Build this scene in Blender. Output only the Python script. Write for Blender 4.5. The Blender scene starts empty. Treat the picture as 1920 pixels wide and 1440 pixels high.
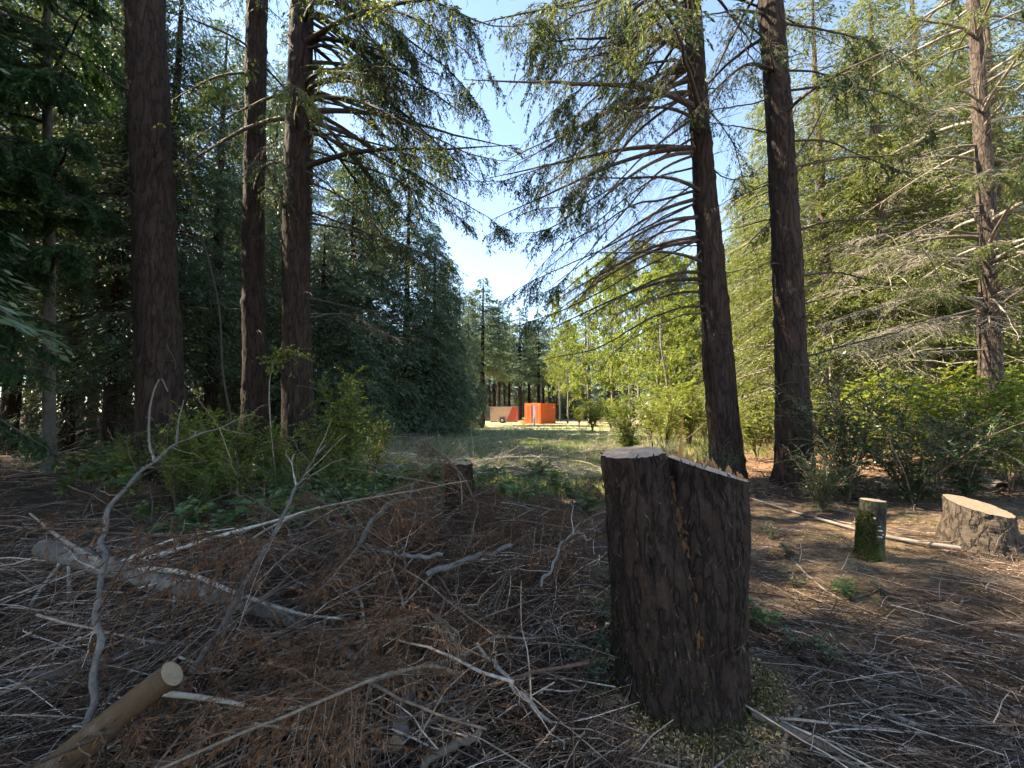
import bpy, math, random
import numpy as np
from mathutils import Vector, Matrix

R = math.radians
rng = np.random.default_rng(11)
random.seed(11)
scene = bpy.context.scene
C = scene.collection

# ------------------------------------------------------------------ camera
F = 780.0            # focal length in pixels of the 1920-wide photograph
CAMZ = 1.55
PITCH = math.atan(50 / F)
cam_d = bpy.data.cameras.new('camera')
cam_d.sensor_width = 36
cam_d.lens = F / 1920 * 36
cam_d.clip_start = 0.05
cam_d.clip_end = 3000
cam = bpy.data.objects.new('camera', cam_d)
cam.location = (0, 0, CAMZ)
cam.rotation_euler = (R(90) + PITCH, 0, 0)
C.objects.link(cam)
scene.camera = cam

# ------------------------------------------------------------------ sky, sun, exposure
SUN_AZ = R(-80)      # from +Y towards +X: the sun stands to the left and slightly ahead
SUN_EL = R(48)
world = bpy.data.worlds.new('World')
scene.world = world
world.use_nodes = True
wn = world.node_tree
for n in list(wn.nodes):
    wn.nodes.remove(n)
sky = wn.nodes.new('ShaderNodeTexSky')
sky.sky_type = 'NISHITA'
sky.sun_disc = False
sky.sun_elevation = SUN_EL
sky.sun_rotation = SUN_AZ
sky.altitude = 50
sky.air_density = 0.75
sky.dust_density = 0.0
sky.ozone_density = 2.6
bg = wn.nodes.new('ShaderNodeBackground')
bg.inputs['Strength'].default_value = 0.13
wo = wn.nodes.new('ShaderNodeOutputWorld')
wn.links.new(sky.outputs[0], bg.inputs[0])
wn.links.new(bg.outputs[0], wo.inputs[0])

sd = bpy.data.lights.new('sun', 'SUN')
sd.energy = 5.0
sd.angle = R(0.55)
sd.color = (1.0, 0.955, 0.885)
sun = bpy.data.objects.new('sun', sd)
sdir = Vector((math.sin(SUN_AZ) * math.cos(SUN_EL), math.cos(SUN_AZ) * math.cos(SUN_EL), math.sin(SUN_EL)))
sun.rotation_euler = sdir.to_track_quat('Z', 'Y').to_euler()
sun.location = sdir * 60
C.objects.link(sun)

scene.view_settings.view_transform = 'Standard'
scene.view_settings.look = 'None'
scene.view_settings.gamma = 1
scene.view_settings.exposure = 2.35
scene.view_settings.use_white_balance = True
scene.view_settings.white_balance_temperature = 8400
scene.view_settings.white_balance_tint = 6
scene.view_settings.use_curve_mapping = False
scene.cycles.max_bounces = 4
scene.cycles.diffuse_bounces = 2
scene.cycles.glossy_bounces = 2
scene.cycles.transmission_bounces = 2
scene.cycles.transparent_max_bounces = 4
scene.cycles.use_denoising = True
scene.cycles.use_adaptive_sampling = True
scene.cycles.adaptive_threshold = .05
scene.cycles.use_light_tree = False
scene.cycles.caustics_reflective = False
scene.cycles.caustics_refractive = False


# ------------------------------------------------------------------ places from pixels
def ray(px, py):
    x, z = (px - 960) / F, (720 - py) / F
    c, s = math.cos(PITCH), math.sin(PITCH)
    return np.array([x, c - z * s, s + z * c])


def P(px, py, d):
    """the point seen at a pixel, d metres ahead"""
    r = ray(px, py)
    return np.array([0, 0, CAMZ]) + r * (d / r[1])


def hgt(x, y):
    x = np.asarray(x, float); y = np.asarray(y, float)
    h = 0.05 * np.sin(.9 * x + .5) * np.cos(.7 * y) + .03 * np.sin(2.3 * x + 1.4 * y) + .018 * np.sin(5.1 * x - 3.7 * y + 1)
    h = h + 0.12 * np.exp(-((x + 2.0) / 1.9) ** 2 - ((y - 3.3) / 1.7) ** 2)
    h = h + 0.20 * np.exp(-((x - .92) ** 2 + (y - 2.35) ** 2) / .28)
    h = h + 0.18 * np.exp(-((x - 5.9) ** 2 + (y - 5.2) ** 2) / .7)
    h = h + 0.25 * np.exp(-((x + 4) ** 2 + (y - 9) ** 2) / 12)
    far = np.clip((y - 20) / 25, 0, 1)
    return h * (1 - .8 * far) - .10 * np.exp(-(x ** 2 + y ** 2) / 1.5)


def G(px, py):
    """the ground point seen at a pixel"""
    r = ray(px, py)
    t = 1.0
    for _ in range(30):
        p = np.array([0, 0, CAMZ]) + r * t
        hz = float(hgt(p[0], p[1]))
        t = (hz - CAMZ) / r[2]
    return np.array([0, 0, CAMZ]) + r * t


# ------------------------------------------------------------------ mesh helpers
def nrm(v):
    return v / np.maximum(np.linalg.norm(v, axis=-1, keepdims=True), 1e-9)


class MB:
    """collects vertices and faces of one mesh"""
    def __init__(self):
        self.v, self.f, self.m, self.r, self.s = [], [], [], [], []
        self.n = 0

    def add(self, v, f, mat=0, rnd=None, smooth=True):
        v = np.asarray(v, float).reshape(-1, 3)
        f = np.asarray(f, np.int64)
        self.v.append(v)
        self.f.append(f + self.n)
        k = len(f)
        self.m.append(np.full(k, mat, np.int32))
        self.r.append(np.zeros(k) + (rng.random() if rnd is None else rnd))
        self.s.append(np.full(k, smooth, bool))
        self.n += len(v)

    def mesh(self, name, mats, origin=(0, 0, 0)):
        me = bpy.data.meshes.new(name)
        if self.n:
            v = np.concatenate(self.v) - np.asarray(origin, float)
            me.vertices.add(len(v))
            me.vertices.foreach_set('co', v.ravel().astype(np.float32))
            idx = np.concatenate([a.ravel() for a in self.f])
            sizes = np.concatenate([np.full(len(a), a.shape[1], np.int32) for a in self.f])
            starts = np.concatenate([[0], np.cumsum(sizes)[:-1]]).astype(np.int32)
            me.loops.add(len(idx))
            me.loops.foreach_set('vertex_index', idx.astype(np.int32))
            me.polygons.add(len(sizes))
            me.polygons.foreach_set('loop_start', starts)
            me.polygons.foreach_set('loop_total', sizes)
            me.polygons.foreach_set('material_index', np.concatenate(self.m))
            me.polygons.foreach_set('use_smooth', np.concatenate(self.s))
            a = me.attributes.new('rnd', 'FLOAT', 'FACE')
            a.data.foreach_set('value', np.concatenate(self.r).astype(np.float32))
        me.update(calc_edges=True)
        for m in (mats if isinstance(mats, (list, tuple)) else [mats]):
            me.materials.append(m)
        return me

    def build(self, name, mats, parent=None, origin=None):
        if origin is None:
            origin = tuple(parent.location) if parent is not None else (0, 0, 0)
        o = bpy.data.objects.new(name, self.mesh(name, mats, origin))
        C.objects.link(o)
        if parent is not None:
            o.parent = parent
        else:
            o.location = origin
        return o


def place(name, me, parent=None):
    o = bpy.data.objects.new(name, me)
    C.objects.link(o)
    o.parent = parent
    return o


def tag(o, label=None, cat=None, group=None, kind=None):
    if label: o['label'] = label
    if cat: o['category'] = cat
    if group: o['group'] = group
    if kind: o['kind'] = kind
    return o


def thing(name, label, cat, loc=(0, 0, 0), group=None, rot=(0, 0, 0)):
    o = bpy.data.objects.new(name, None)
    o.empty_display_size = .2
    o.location = loc
    o.rotation_euler = rot
    C.objects.link(o)
    return tag(o, label, cat, group)


def tubes(mb, Pts, Rad, sides=5, mat=0, rnd=None, cap=False):
    """Pts (M,N,3), Rad (M,N): M tapered tubes"""
    Pts = np.asarray(Pts, float); Rad = np.asarray(Rad, float)
    M, N, _ = Pts.shape
    T = np.empty_like(Pts)
    T[:, 1:-1] = Pts[:, 2:] - Pts[:, :-2]
    T[:, 0] = Pts[:, 1] - Pts[:, 0]
    T[:, -1] = Pts[:, -1] - Pts[:, -2]
    T = nrm(T)
    D = nrm(Pts[:, -1] - Pts[:, 0])
    ref = np.where(np.abs(D[:, 2:3]) > .8, np.array([[1., .17, 0]]), np.array([[.1, .05, 1.]]))
    U = nrm(np.cross(T, ref[:, None, :]))
    V = np.cross(T, U)
    a = np.arange(sides) * 2 * math.pi / sides
    ca, sa = np.cos(a), np.sin(a)
    ring = (U[:, :, None, :] * ca[None, None, :, None] + V[:, :, None, :] * sa[None, None, :, None]) * Rad[:, :, None, None]
    v = Pts[:, :, None, :] + ring
    m = np.arange(M)[:, None, None] * N * sides
    i = np.arange(N - 1)[None, :, None] * sides
    j = np.arange(sides)[None, None, :]
    j2 = (j + 1) % sides
    f = np.stack([m + i + j, m + i + j2, m + i + sides + j2, m + i + sides + j], -1).reshape(-1, 4)
    if rnd is None:
        rnd = rng.random(M)
    rr = np.repeat(np.zeros(M) + rnd, (N - 1) * sides)
    mb.add(v.reshape(-1, 3), f, mat, rr)


def leaves(mb, pos, dr, nm, ln, wd, mat=0, rnd=None, fold=0.0, shape='diamond'):
    """one small blade per row"""
    pos = np.asarray(pos, float).reshape(-1, 3)
    M = len(pos)
    if M == 0: return
    dr = nrm(np.asarray(dr, float).reshape(-1, 3)); nm = np.asarray(nm, float).reshape(-1, 3)
    sd_ = nrm(np.cross(dr, nm)); nm = np.cross(sd_, dr)
    ln = (np.zeros(M) + ln)[:, None]; wd = (np.zeros(M) + wd)[:, None]
    rnd = rng.random(M) if rnd is None else np.zeros(M) + rnd
    if shape == 'diamond':
        mid = pos + dr * ln * .45
        v = np.stack([pos, mid + sd_ * wd * .5 + nm * fold * wd, pos + dr * ln, mid - sd_ * wd * .5 + nm * fold * wd], 1)
        k = np.arange(M)[:, None] * 4
        mb.add(v.reshape(-1, 3), k + np.array([[0, 1, 2, 3]]), mat, rnd, smooth=False)
    else:  # oval leaf with a folded midrib, 6 outline points
        a1 = pos + dr * ln * .3; a2 = pos + dr * ln * .68
        up = nm * fold * wd
        v = np.stack([pos, a1 + sd_ * wd * .46 + up, a2 + sd_ * wd * .40 + up, pos + dr * ln - nm * ln * .08,
                      a2 - sd_ * wd * .40 + up, a1 - sd_ * wd * .46 + up], 1)
        k = np.arange(M)[:, None] * 6
        mb.add(v.reshape(-1, 3), np.concatenate([k + np.array([[0, 1, 2, 3]]), k + np.array([[0, 3, 4, 5]])]), mat,
               np.concatenate([rnd, rnd]), smooth=False)


def smooth_path(pts, n):
    """Catmull-Rom through the points, n samples"""
    p = np.asarray(pts, float)
    p = np.vstack([2 * p[0] - p[1], p, 2 * p[-1] - p[-2]])
    k = len(p) - 3
    t = np.linspace(0, k - 1e-6, n)
    i = t.astype(int); u = (t - i)[:, None]
    p0, p1, p2, p3 = p[i], p[i + 1], p[i + 2], p[i + 3]
    return .5 * ((2 * p1) + (-p0 + p2) * u + (2 * p0 - 5 * p1 + 4 * p2 - p3) * u ** 2 + (-p0 + 3 * p1 - 3 * p2 + p3) * u ** 3)


def resample(path, n):
    path = np.asarray(path, float)
    s = np.concatenate([[0], np.cumsum(np.linalg.norm(np.diff(path, axis=0), axis=1))])
    t = np.linspace(0, s[-1], n)
    return np.stack([np.interp(t, s, path[:, k]) for k in range(path.shape[1])], 1)


def at(path, t):
    """points and tangents of a path at parameters t in 0..1"""
    n = len(path)
    x = np.clip(t, 0, 1) * (n - 1)
    i = np.minimum(x.astype(int), n - 2); u = (x - i)[:, None]
    return path[i] * (1 - u) + path[i + 1] * u, nrm(path[i + 1] - path[i])


def vnoise(u, v, nu, nv, seed, wrap=True):
    g = np.random.default_rng(seed).random((nu + (0 if wrap else 2), nv + 2))
    x = u * nu; y = np.clip(v, 0, 1) * nv
    i = np.floor(x).astype(int); j = np.floor(y).astype(int)
    fx = x - i; fy = y - j
    fx = fx * fx * (3 - 2 * fx); fy = fy * fy * (3 - 2 * fy)
    if wrap:
        i0, i1 = i % nu, (i + 1) % nu
    else:
        i0, i1 = np.clip(i, 0, nu + 1), np.clip(i + 1, 0, nu + 1)
    j1 = np.clip(j + 1, 0, nv + 1)
    return (g[i0, j] * (1 - fx) + g[i1, j] * fx) * (1 - fy) + (g[i0, j1] * (1 - fx) + g[i1, j1] * fx) * fy


def grid_faces(rows, cols, wrap=True):
    i = np.arange(rows - 1)[:, None] * cols
    j = np.arange(cols if wrap else cols - 1)[None, :]
    j2 = (j + 1) % cols
    return np.stack([i + j, i + j2, i + cols + j2, i + cols + j], -1).reshape(-1, 4)


def box(mb, x0, x1, y0, y1, z0, z1, mat=0, M4=None):
    v = np.array([[x, y, z] for z in (z0, z1) for y in (y0, y1) for x in (x0, x1)], float)
    if M4 is not None:
        v = v @ np.array(M4.to_3x3()).T + np.array(M4.translation)
    f = np.array([[0, 2, 3, 1], [4, 5, 7, 6], [0, 1, 5, 4], [2, 6, 7, 3], [0, 4, 6, 2], [1, 3, 7, 5]])
    mb.add(v, f, mat, None, smooth=False)


# ------------------------------------------------------------------ materials
def newmat(name):
    m = bpy.data.materials.new(name)
    m.use_nodes = True
    nt = m.node_tree
    for n in list(nt.nodes):
        nt.nodes.remove(n)
    out = nt.nodes.new('ShaderNodeOutputMaterial')
    return m, nt, out


def N(nt, kind, **kw):
    n = nt.nodes.new(kind)
    for k, v in kw.items():
        if k in n.inputs.keys():
            n.inputs[k].default_value = v
        else:
            setattr(n, k, v)
    return n


def ramp(nt, fac, stops):
    n = nt.nodes.new('ShaderNodeValToRGB')
    e = n.color_ramp.elements
    while len(e) < len(stops):
        e.new(.5)
    for i, (p, c) in enumerate(stops):
        e[i].position = p
        e[i].color = (*c, 1) if len(c) == 3 else c
    nt.links.new(fac, n.inputs[0])
    return n.outputs[0]


def mixc(nt, fac, a, b, mode='MIX'):
    n = nt.nodes.new('ShaderNodeMix')
    n.data_type = 'RGBA'; n.blend_type = mode
    for s, v in ((0, fac), (6, a), (7, b)):
        if isinstance(v, (int, float)): n.inputs[s].default_value = v
        elif isinstance(v, (tuple, list)): n.inputs[s].default_value = (*v, 1) if len(v) == 3 else v
        else: nt.links.new(v, n.inputs[s])
    return n.outputs[2]


def math_(nt, op, a, b=0.5, clamp=False):
    n = nt.nodes.new('ShaderNodeMath'); n.operation = op; n.use_clamp = clamp
    for s, v in ((0, a), (1, b)):
        if isinstance(v, (int, float)): n.inputs[s].default_value = v
        else: nt.links.new(v, n.inputs[s])
    return n.outputs[0]


def coords(nt, scale=(1, 1, 1), src='Object'):
    tc = nt.nodes.new('ShaderNodeTexCoord')
    mp = nt.nodes.new('ShaderNodeMapping')
    mp.inputs['Scale'].default_value = scale
    nt.links.new(tc.outputs[src], mp.inputs[0])
    return mp.outputs[0]


def noise(nt, vec, scale, detail=4, rough=.6):
    n = N(nt, 'ShaderNodeTexNoise', Scale=scale, Detail=detail, Roughness=rough)
    if vec is not None: nt.links.new(vec, n.inputs['Vector'])
    return n.outputs[0]


def leafmat(name, stops, trans=.35, rough=.55, spec=.3, var=.25, tint=(1.3, 1.25, .6)):
    m, nt, out = newmat(name)
    at_ = N(nt, 'ShaderNodeAttribute', attribute_name='rnd')
    oi = nt.nodes.new('ShaderNodeObjectInfo')
    col = ramp(nt, at_.outputs['Fac'], stops)
    geo = nt.nodes.new('ShaderNodeNewGeometry')
    big = noise(nt, geo.outputs['Position'], .9, 2)
    mul = math_(nt, 'MULTIPLY_ADD', oi.outputs['Random'], var)
    nt.nodes[-1].inputs[2].default_value = 1 - var * .5
    mul2 = math_(nt, 'MULTIPLY_ADD', big, .9)
    nt.nodes[-1].inputs[2].default_value = .55
    hsv = N(nt, 'ShaderNodeHueSaturation')
    nt.links.new(math_(nt, 'MULTIPLY', mul, mul2), hsv.inputs['Value'])
    nt.links.new(col, hsv.inputs['Color'])
    col = hsv.outputs[0]
    p = N(nt, 'ShaderNodeBsdfPrincipled', Roughness=rough)
    p.inputs['Specular IOR Level'].default_value = spec
    nt.links.new(col, p.inputs['Base Color'])
    t = nt.nodes.new('ShaderNodeBsdfTranslucent')
    nt.links.new(mixc(nt, 1.0, col, tint, 'MULTIPLY'), t.inputs[0])
    mx = nt.nodes.new('ShaderNodeMixShader'); mx.inputs[0].default_value = trans
    nt.links.new(p.outputs[0], mx.inputs[1]); nt.links.new(t.outputs[0], mx.inputs[2])
    nt.links.new(mx.outputs[0], out.inputs[0])
    return m


def barkmat(name, dark, mid, light, scale=14, stretch=.22, bump=.8, moss=0.0, plates=True, rough=.9, peel=None):
    m, nt, out = newmat(name)
    co = coords(nt, (1, 1, stretch))
    n1 = noise(nt, co, scale, 6, .7)
    n2 = noise(nt, co, scale * .22, 3)
    fl = noise(nt, coords(nt, (1, 1, .45)), scale * 6, 5, .75)
    rid = math_(nt, 'ABSOLUTE', math_(nt, 'SUBTRACT', noise(nt, co, scale * .8, 3, .5), .5))
    crack = math_(nt, 'MULTIPLY', rid, 14 if plates else 40, True)
    mixed = math_(nt, 'ADD', math_(nt, 'MULTIPLY', n1, .5), math_(nt, 'MULTIPLY', fl, .5))
    base = ramp(nt, mixed, [(.32, dark), (.5, mid), (.68, light)])
    col = mixc(nt, math_(nt, 'MULTIPLY', n2, .7), base, mid, 'MIX')
    if plates:
        col = mixc(nt, math_(nt, 'MULTIPLY_ADD', crack, .8), dark, col)
        nt.nodes[-2].inputs[2].default_value = .2
    if peel:
        pk = noise(nt, coords(nt), 5.5, 5, .6)
        col = mixc(nt, ramp(nt, pk, [(.46, (0, 0, 0)), (.50, (1, 1, 1))]), col, mixc(nt, fl, tuple(c * .55 for c in peel), tuple(c * 1.25 for c in peel)))
    if moss > 0:
        g = noise(nt, coords(nt, (1, 1, 1)), 3.2, 5)
        mk = ramp(nt, g, [(.62 - moss * .3, (0, 0, 0)), (.72 - moss * .3, (1, 1, 1))])
        col = mixc(nt, mk, col, (.045, .06, .018))
    p = N(nt, 'ShaderNodeBsdfPrincipled', Roughness=rough)
    p.inputs['Specular IOR Level'].default_value = .2
    nt.links.new(col, p.inputs['Base Color'])
    h = math_(nt, 'ADD', math_(nt, 'MULTIPLY', fl, .6), crack if plates else n1)
    b = N(nt, 'ShaderNodeBump', Strength=bump, Distance=.012)
    nt.links.new(h, b.inputs['Height'])
    nt.links.new(b.outputs[0], p.inputs['Normal'])
    nt.links.new(p.outputs[0], out.inputs[0])
    return m


def twigmat(name, stops, rough=.85, scale=30):
    m, nt, out = newmat(name)
    at_ = N(nt, 'ShaderNodeAttribute', attribute_name='rnd')
    geo = nt.nodes.new('ShaderNodeNewGeometry')
    n1 = noise(nt, coords(nt), scale, 3)
    oi = nt.nodes.new('ShaderNodeObjectInfo')
    f = math_(nt, 'FRACT', math_(nt, 'ADD', at_.outputs['Fac'], oi.outputs['Random']))
    col = ramp(nt, f, stops)
    col = mixc(nt, 1.0, col, ramp(nt, n1, [(.3, (.55, .5, .48)), (.7, (1.25, 1.22, 1.2))]), 'MULTIPLY')
    p = N(nt, 'ShaderNodeBsdfPrincipled', Roughness=rough)
    p.inputs['Specular IOR Level'].default_value = .25
    nt.links.new(col, p.inputs['Base Color'])
    b = N(nt, 'ShaderNodeBump', Strength=.4, Distance=.004)
    nt.links.new(n1, b.inputs['Height']); nt.links.new(b.outputs[0], p.inputs['Normal'])
    nt.links.new(p.outputs[0], out.inputs[0])
    return m


def paint(name, col, rough=.5, metal=0, var=.2, scale=6, spec=.4):
    m, nt, out = newmat(name)
    n1 = noise(nt, coords(nt), scale, 5)
    c = mixc(nt, 1.0, col, ramp(nt, n1, [(.25, (1 - var,) * 3), (.75, (1 + var * .4,) * 3)]), 'MULTIPLY')
    p = N(nt, 'ShaderNodeBsdfPrincipled', Roughness=rough, Metallic=metal)
    p.inputs['Specular IOR Level'].default_value = spec
    nt.links.new(c, p.inputs['Base Color'])
    nt.links.new(p.outputs[0], out.inputs[0])
    return m


def woodcut(name, light, dark, scale=60, centre=(0, 0, 0)):
    """sawn end grain: rings round the object's own axis"""
    m, nt, out = newmat(name)
    co = coords(nt)
    w = N(nt, 'ShaderNodeTexWave', wave_type='RINGS', rings_direction='Z', Scale=scale, Distortion=2.5, Detail=3)
    w.inputs['Detail Scale'].default_value = 1.5
    nt.links.new(co, w.inputs[0])
    n1 = noise(nt, co, 22, 5)
    n2 = noise(nt, coords(nt, (60, 4, 4)), 3, 4)
    col = mixc(nt, math_(nt, 'MULTIPLY', w.outputs[1], .45), light, dark)
    col = mixc(nt, ramp(nt, n1, [(.45, (0, 0, 0)), (.7, (.7, .7, .7))]), col, dark)
    col = mixc(nt, math_(nt, 'MULTIPLY', n2, .35), col, (.30, .26, .22))
    p = N(nt, 'ShaderNodeBsdfPrincipled', Roughness=.8)
    nt.links.new(col, p.inputs['Base Color'])
    b = N(nt, 'ShaderNodeBump', Strength=.5, Distance=.006)
    nt.links.new(n2, b.inputs['Height']); nt.links.new(b.outputs[0], p.inputs['Normal'])
    nt.links.new(p.outputs[0], out.inputs[0])
    return m


M = {}
M['bark'] = barkmat('spruce_bark', (.008, .005, .0042), (.037, .022, .0175), (.095, .061, .049), 12, .18, 1.0)
M['bark_red'] = barkmat('stump_bark', (.006, .004, .003), (.034, .019, .0145), (.095, .054, .038), 22, .28, 1.0)
M['bark_grey'] = barkmat('grey_bark', (.035, .028, .024), (.12, .10, .088), (.25, .22, .20), 14, .6, .5, plates=False)
M['bark_pale'] = barkmat('alder_bark', (.05, .042, .036), (.165, .145, .13), (.30, .275, .25), 12, .9, .3, plates=False)
M['bark_pink'] = barkmat('sunlit_spruce_bark', (.022, .016, .013), (.085, .061, .050), (.17, .13, .112), 14, .3, 1.0)
M['bark_stump'] = barkmat('weathered_stump_bark', (.018, .013, .010), (.062, .046, .036), (.12, .092, .074), 16, .35, 1.0)
M['pole'] = barkmat('half_peeled_bark', (.03, .022, .017), (.085, .062, .05), (.17, .135, .11), 20, .5, .6, plates=False, peel=(.095, .054, .03))
M['log'] = barkmat('blotched_silver_bark', (.03, .024, .02), (.15, .128, .115), (.32, .285, .265), 10, .7, .5, plates=False, peel=(.105, .086, .075))
M['bark_moss'] = barkmat('mossy_bark', (.012, .009, .008), (.05, .04, .033), (.11, .09, .07), 18, .4, .8, moss=.55)
M['bark_tan'] = barkmat('tan_bark', (.05, .038, .03), (.105, .08, .062), (.17, .135, .11), 16, .5, .6, plates=False)
M['limb'] = twigmat('limb_wood', [(0, (.035, .026, .024)), (.5, (.07, .052, .046)), (1, (.12, .095, .085))])
M['limb_pale'] = twigmat('dead_limb_wood', [(0, (.13, .11, .09)), (.5, (.24, .21, .18)), (1, (.36, .33, .29))])
M['twig'] = twigmat('slash_twigs', [(0, (.028, .016, .010)), (.4, (.088, .053, .036)), (.7, (.19, .13, .095)), (.9, (.36, .285, .235)), (1, (.54, .46, .40))])
M['twig_grey'] = twigmat('grey_sticks', [(0, (.16, .13, .105)), (.5, (.28, .24, .205)), (1, (.43, .385, .34))])
M['stick_brown'] = twigmat('brown_sticks', [(0, (.055, .035, .025)), (.5, (.13, .092, .067)), (1, (.22, .175, .135))])
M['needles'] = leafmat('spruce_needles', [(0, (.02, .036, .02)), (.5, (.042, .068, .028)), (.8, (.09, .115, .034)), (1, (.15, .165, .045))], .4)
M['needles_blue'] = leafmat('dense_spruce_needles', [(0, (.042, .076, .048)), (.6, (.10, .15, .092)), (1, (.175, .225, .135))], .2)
M['needles_lit'] = leafmat('sunlit_needles', [(0, (.06, .08, .028)), (.6, (.14, .165, .052)), (1, (.24, .25, .085))], .45)  # brighter, yellower copy of the needles, sunlight put into the colour
M['hemlock'] = leafmat('hemlock_needles', [(0, (.014, .045, .018)), (.6, (.035, .088, .03)), (1, (.07, .13, .035))], .3)
M['dead'] = leafmat('dead_brown_needles', [(0, (.06, .027, .015)), (.6, (.135, .062, .033)), (1, (.23, .115, .06))], .2, .8, .1, tint=(1.2, .9, .6))
M['alder'] = leafmat('alder_leaves', [(0, (.08, .125, .03)), (.5, (.16, .21, .055)), (1, (.34, .34, .09))], .5)
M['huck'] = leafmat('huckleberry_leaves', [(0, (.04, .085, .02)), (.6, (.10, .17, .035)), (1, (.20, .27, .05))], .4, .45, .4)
M['huck_lit'] = leafmat('sunlit_shrub_leaves', [(0, (.08, .12, .022)), (.5, (.155, .205, .04)), (1, (.30, .31, .06))], .45, .5, .4)  # huckleberry leaves again, with the sun painted in as yellow
M['evergreen'] = leafmat('dark_evergreen_leaves', [(0, (.012, .032, .012)), (.6, (.028, .06, .02)), (1, (.06, .10, .03))], .2, .3, .6)
M['salal'] = leafmat('salal_leaves', [(0, (.035, .08, .028)), (.5, (.075, .135, .045)), (.88, (.14, .21, .06)), (1, (.34, .36, .08))], .3, .45, .4)
M['litter'] = leafmat('dead_leaves', [(0, (.04, .023, .016)), (.5, (.11, .066, .046)), (.85, (.20, .13, .09)), (1, (.32, .23, .16))], .15, .8, .2, tint=(1.2, .9, .6))
M['chips'] = leafmat('wood_chips', [(0, (.18, .10, .05)), (.5, (.40, .26, .14)), (1, (.60, .44, .26))], .05, .85, .2, tint=(1, .8, .6))
M['grass'] = leafmat('grass_blades', [(0, (.09, .14, .05)), (.5, (.18, .23, .09)), (.85, (.31, .31, .14)), (1, (.46, .40, .2))], .35)
M['moss'] = leafmat('moss_tufts', [(0, (.025, .035, .01)), (.6, (.055, .07, .018)), (1, (.12, .13, .03))], .25, .9, .1)
M['cut'] = woodcut('sawn_wood', (.33, .225, .125), (.19, .105, .055), 30)
M['cut_red'] = woodcut('sawn_red_wood', (.50, .35, .25), (.26, .13, .075), 26)
M['splinter'] = twigmat('splintered_wood', [(0, (.28, .12, .055)), (.5, (.42, .20, .095)), (1, (.52, .30, .16))])
M['fungus'] = paint('pale_fungus', (.40, .34, .25), .8, 0, .3, 40)
M['cut_tan'] = woodcut('weathered_sawn_wood', (.17, .11, .062), (.085, .05, .028), 24)
M['core'] = barkmat('orange_heartwood', (.03, .015, .009), (.13, .06, .03), (.26, .135, .07), 34, .4, 1.0)


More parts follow.
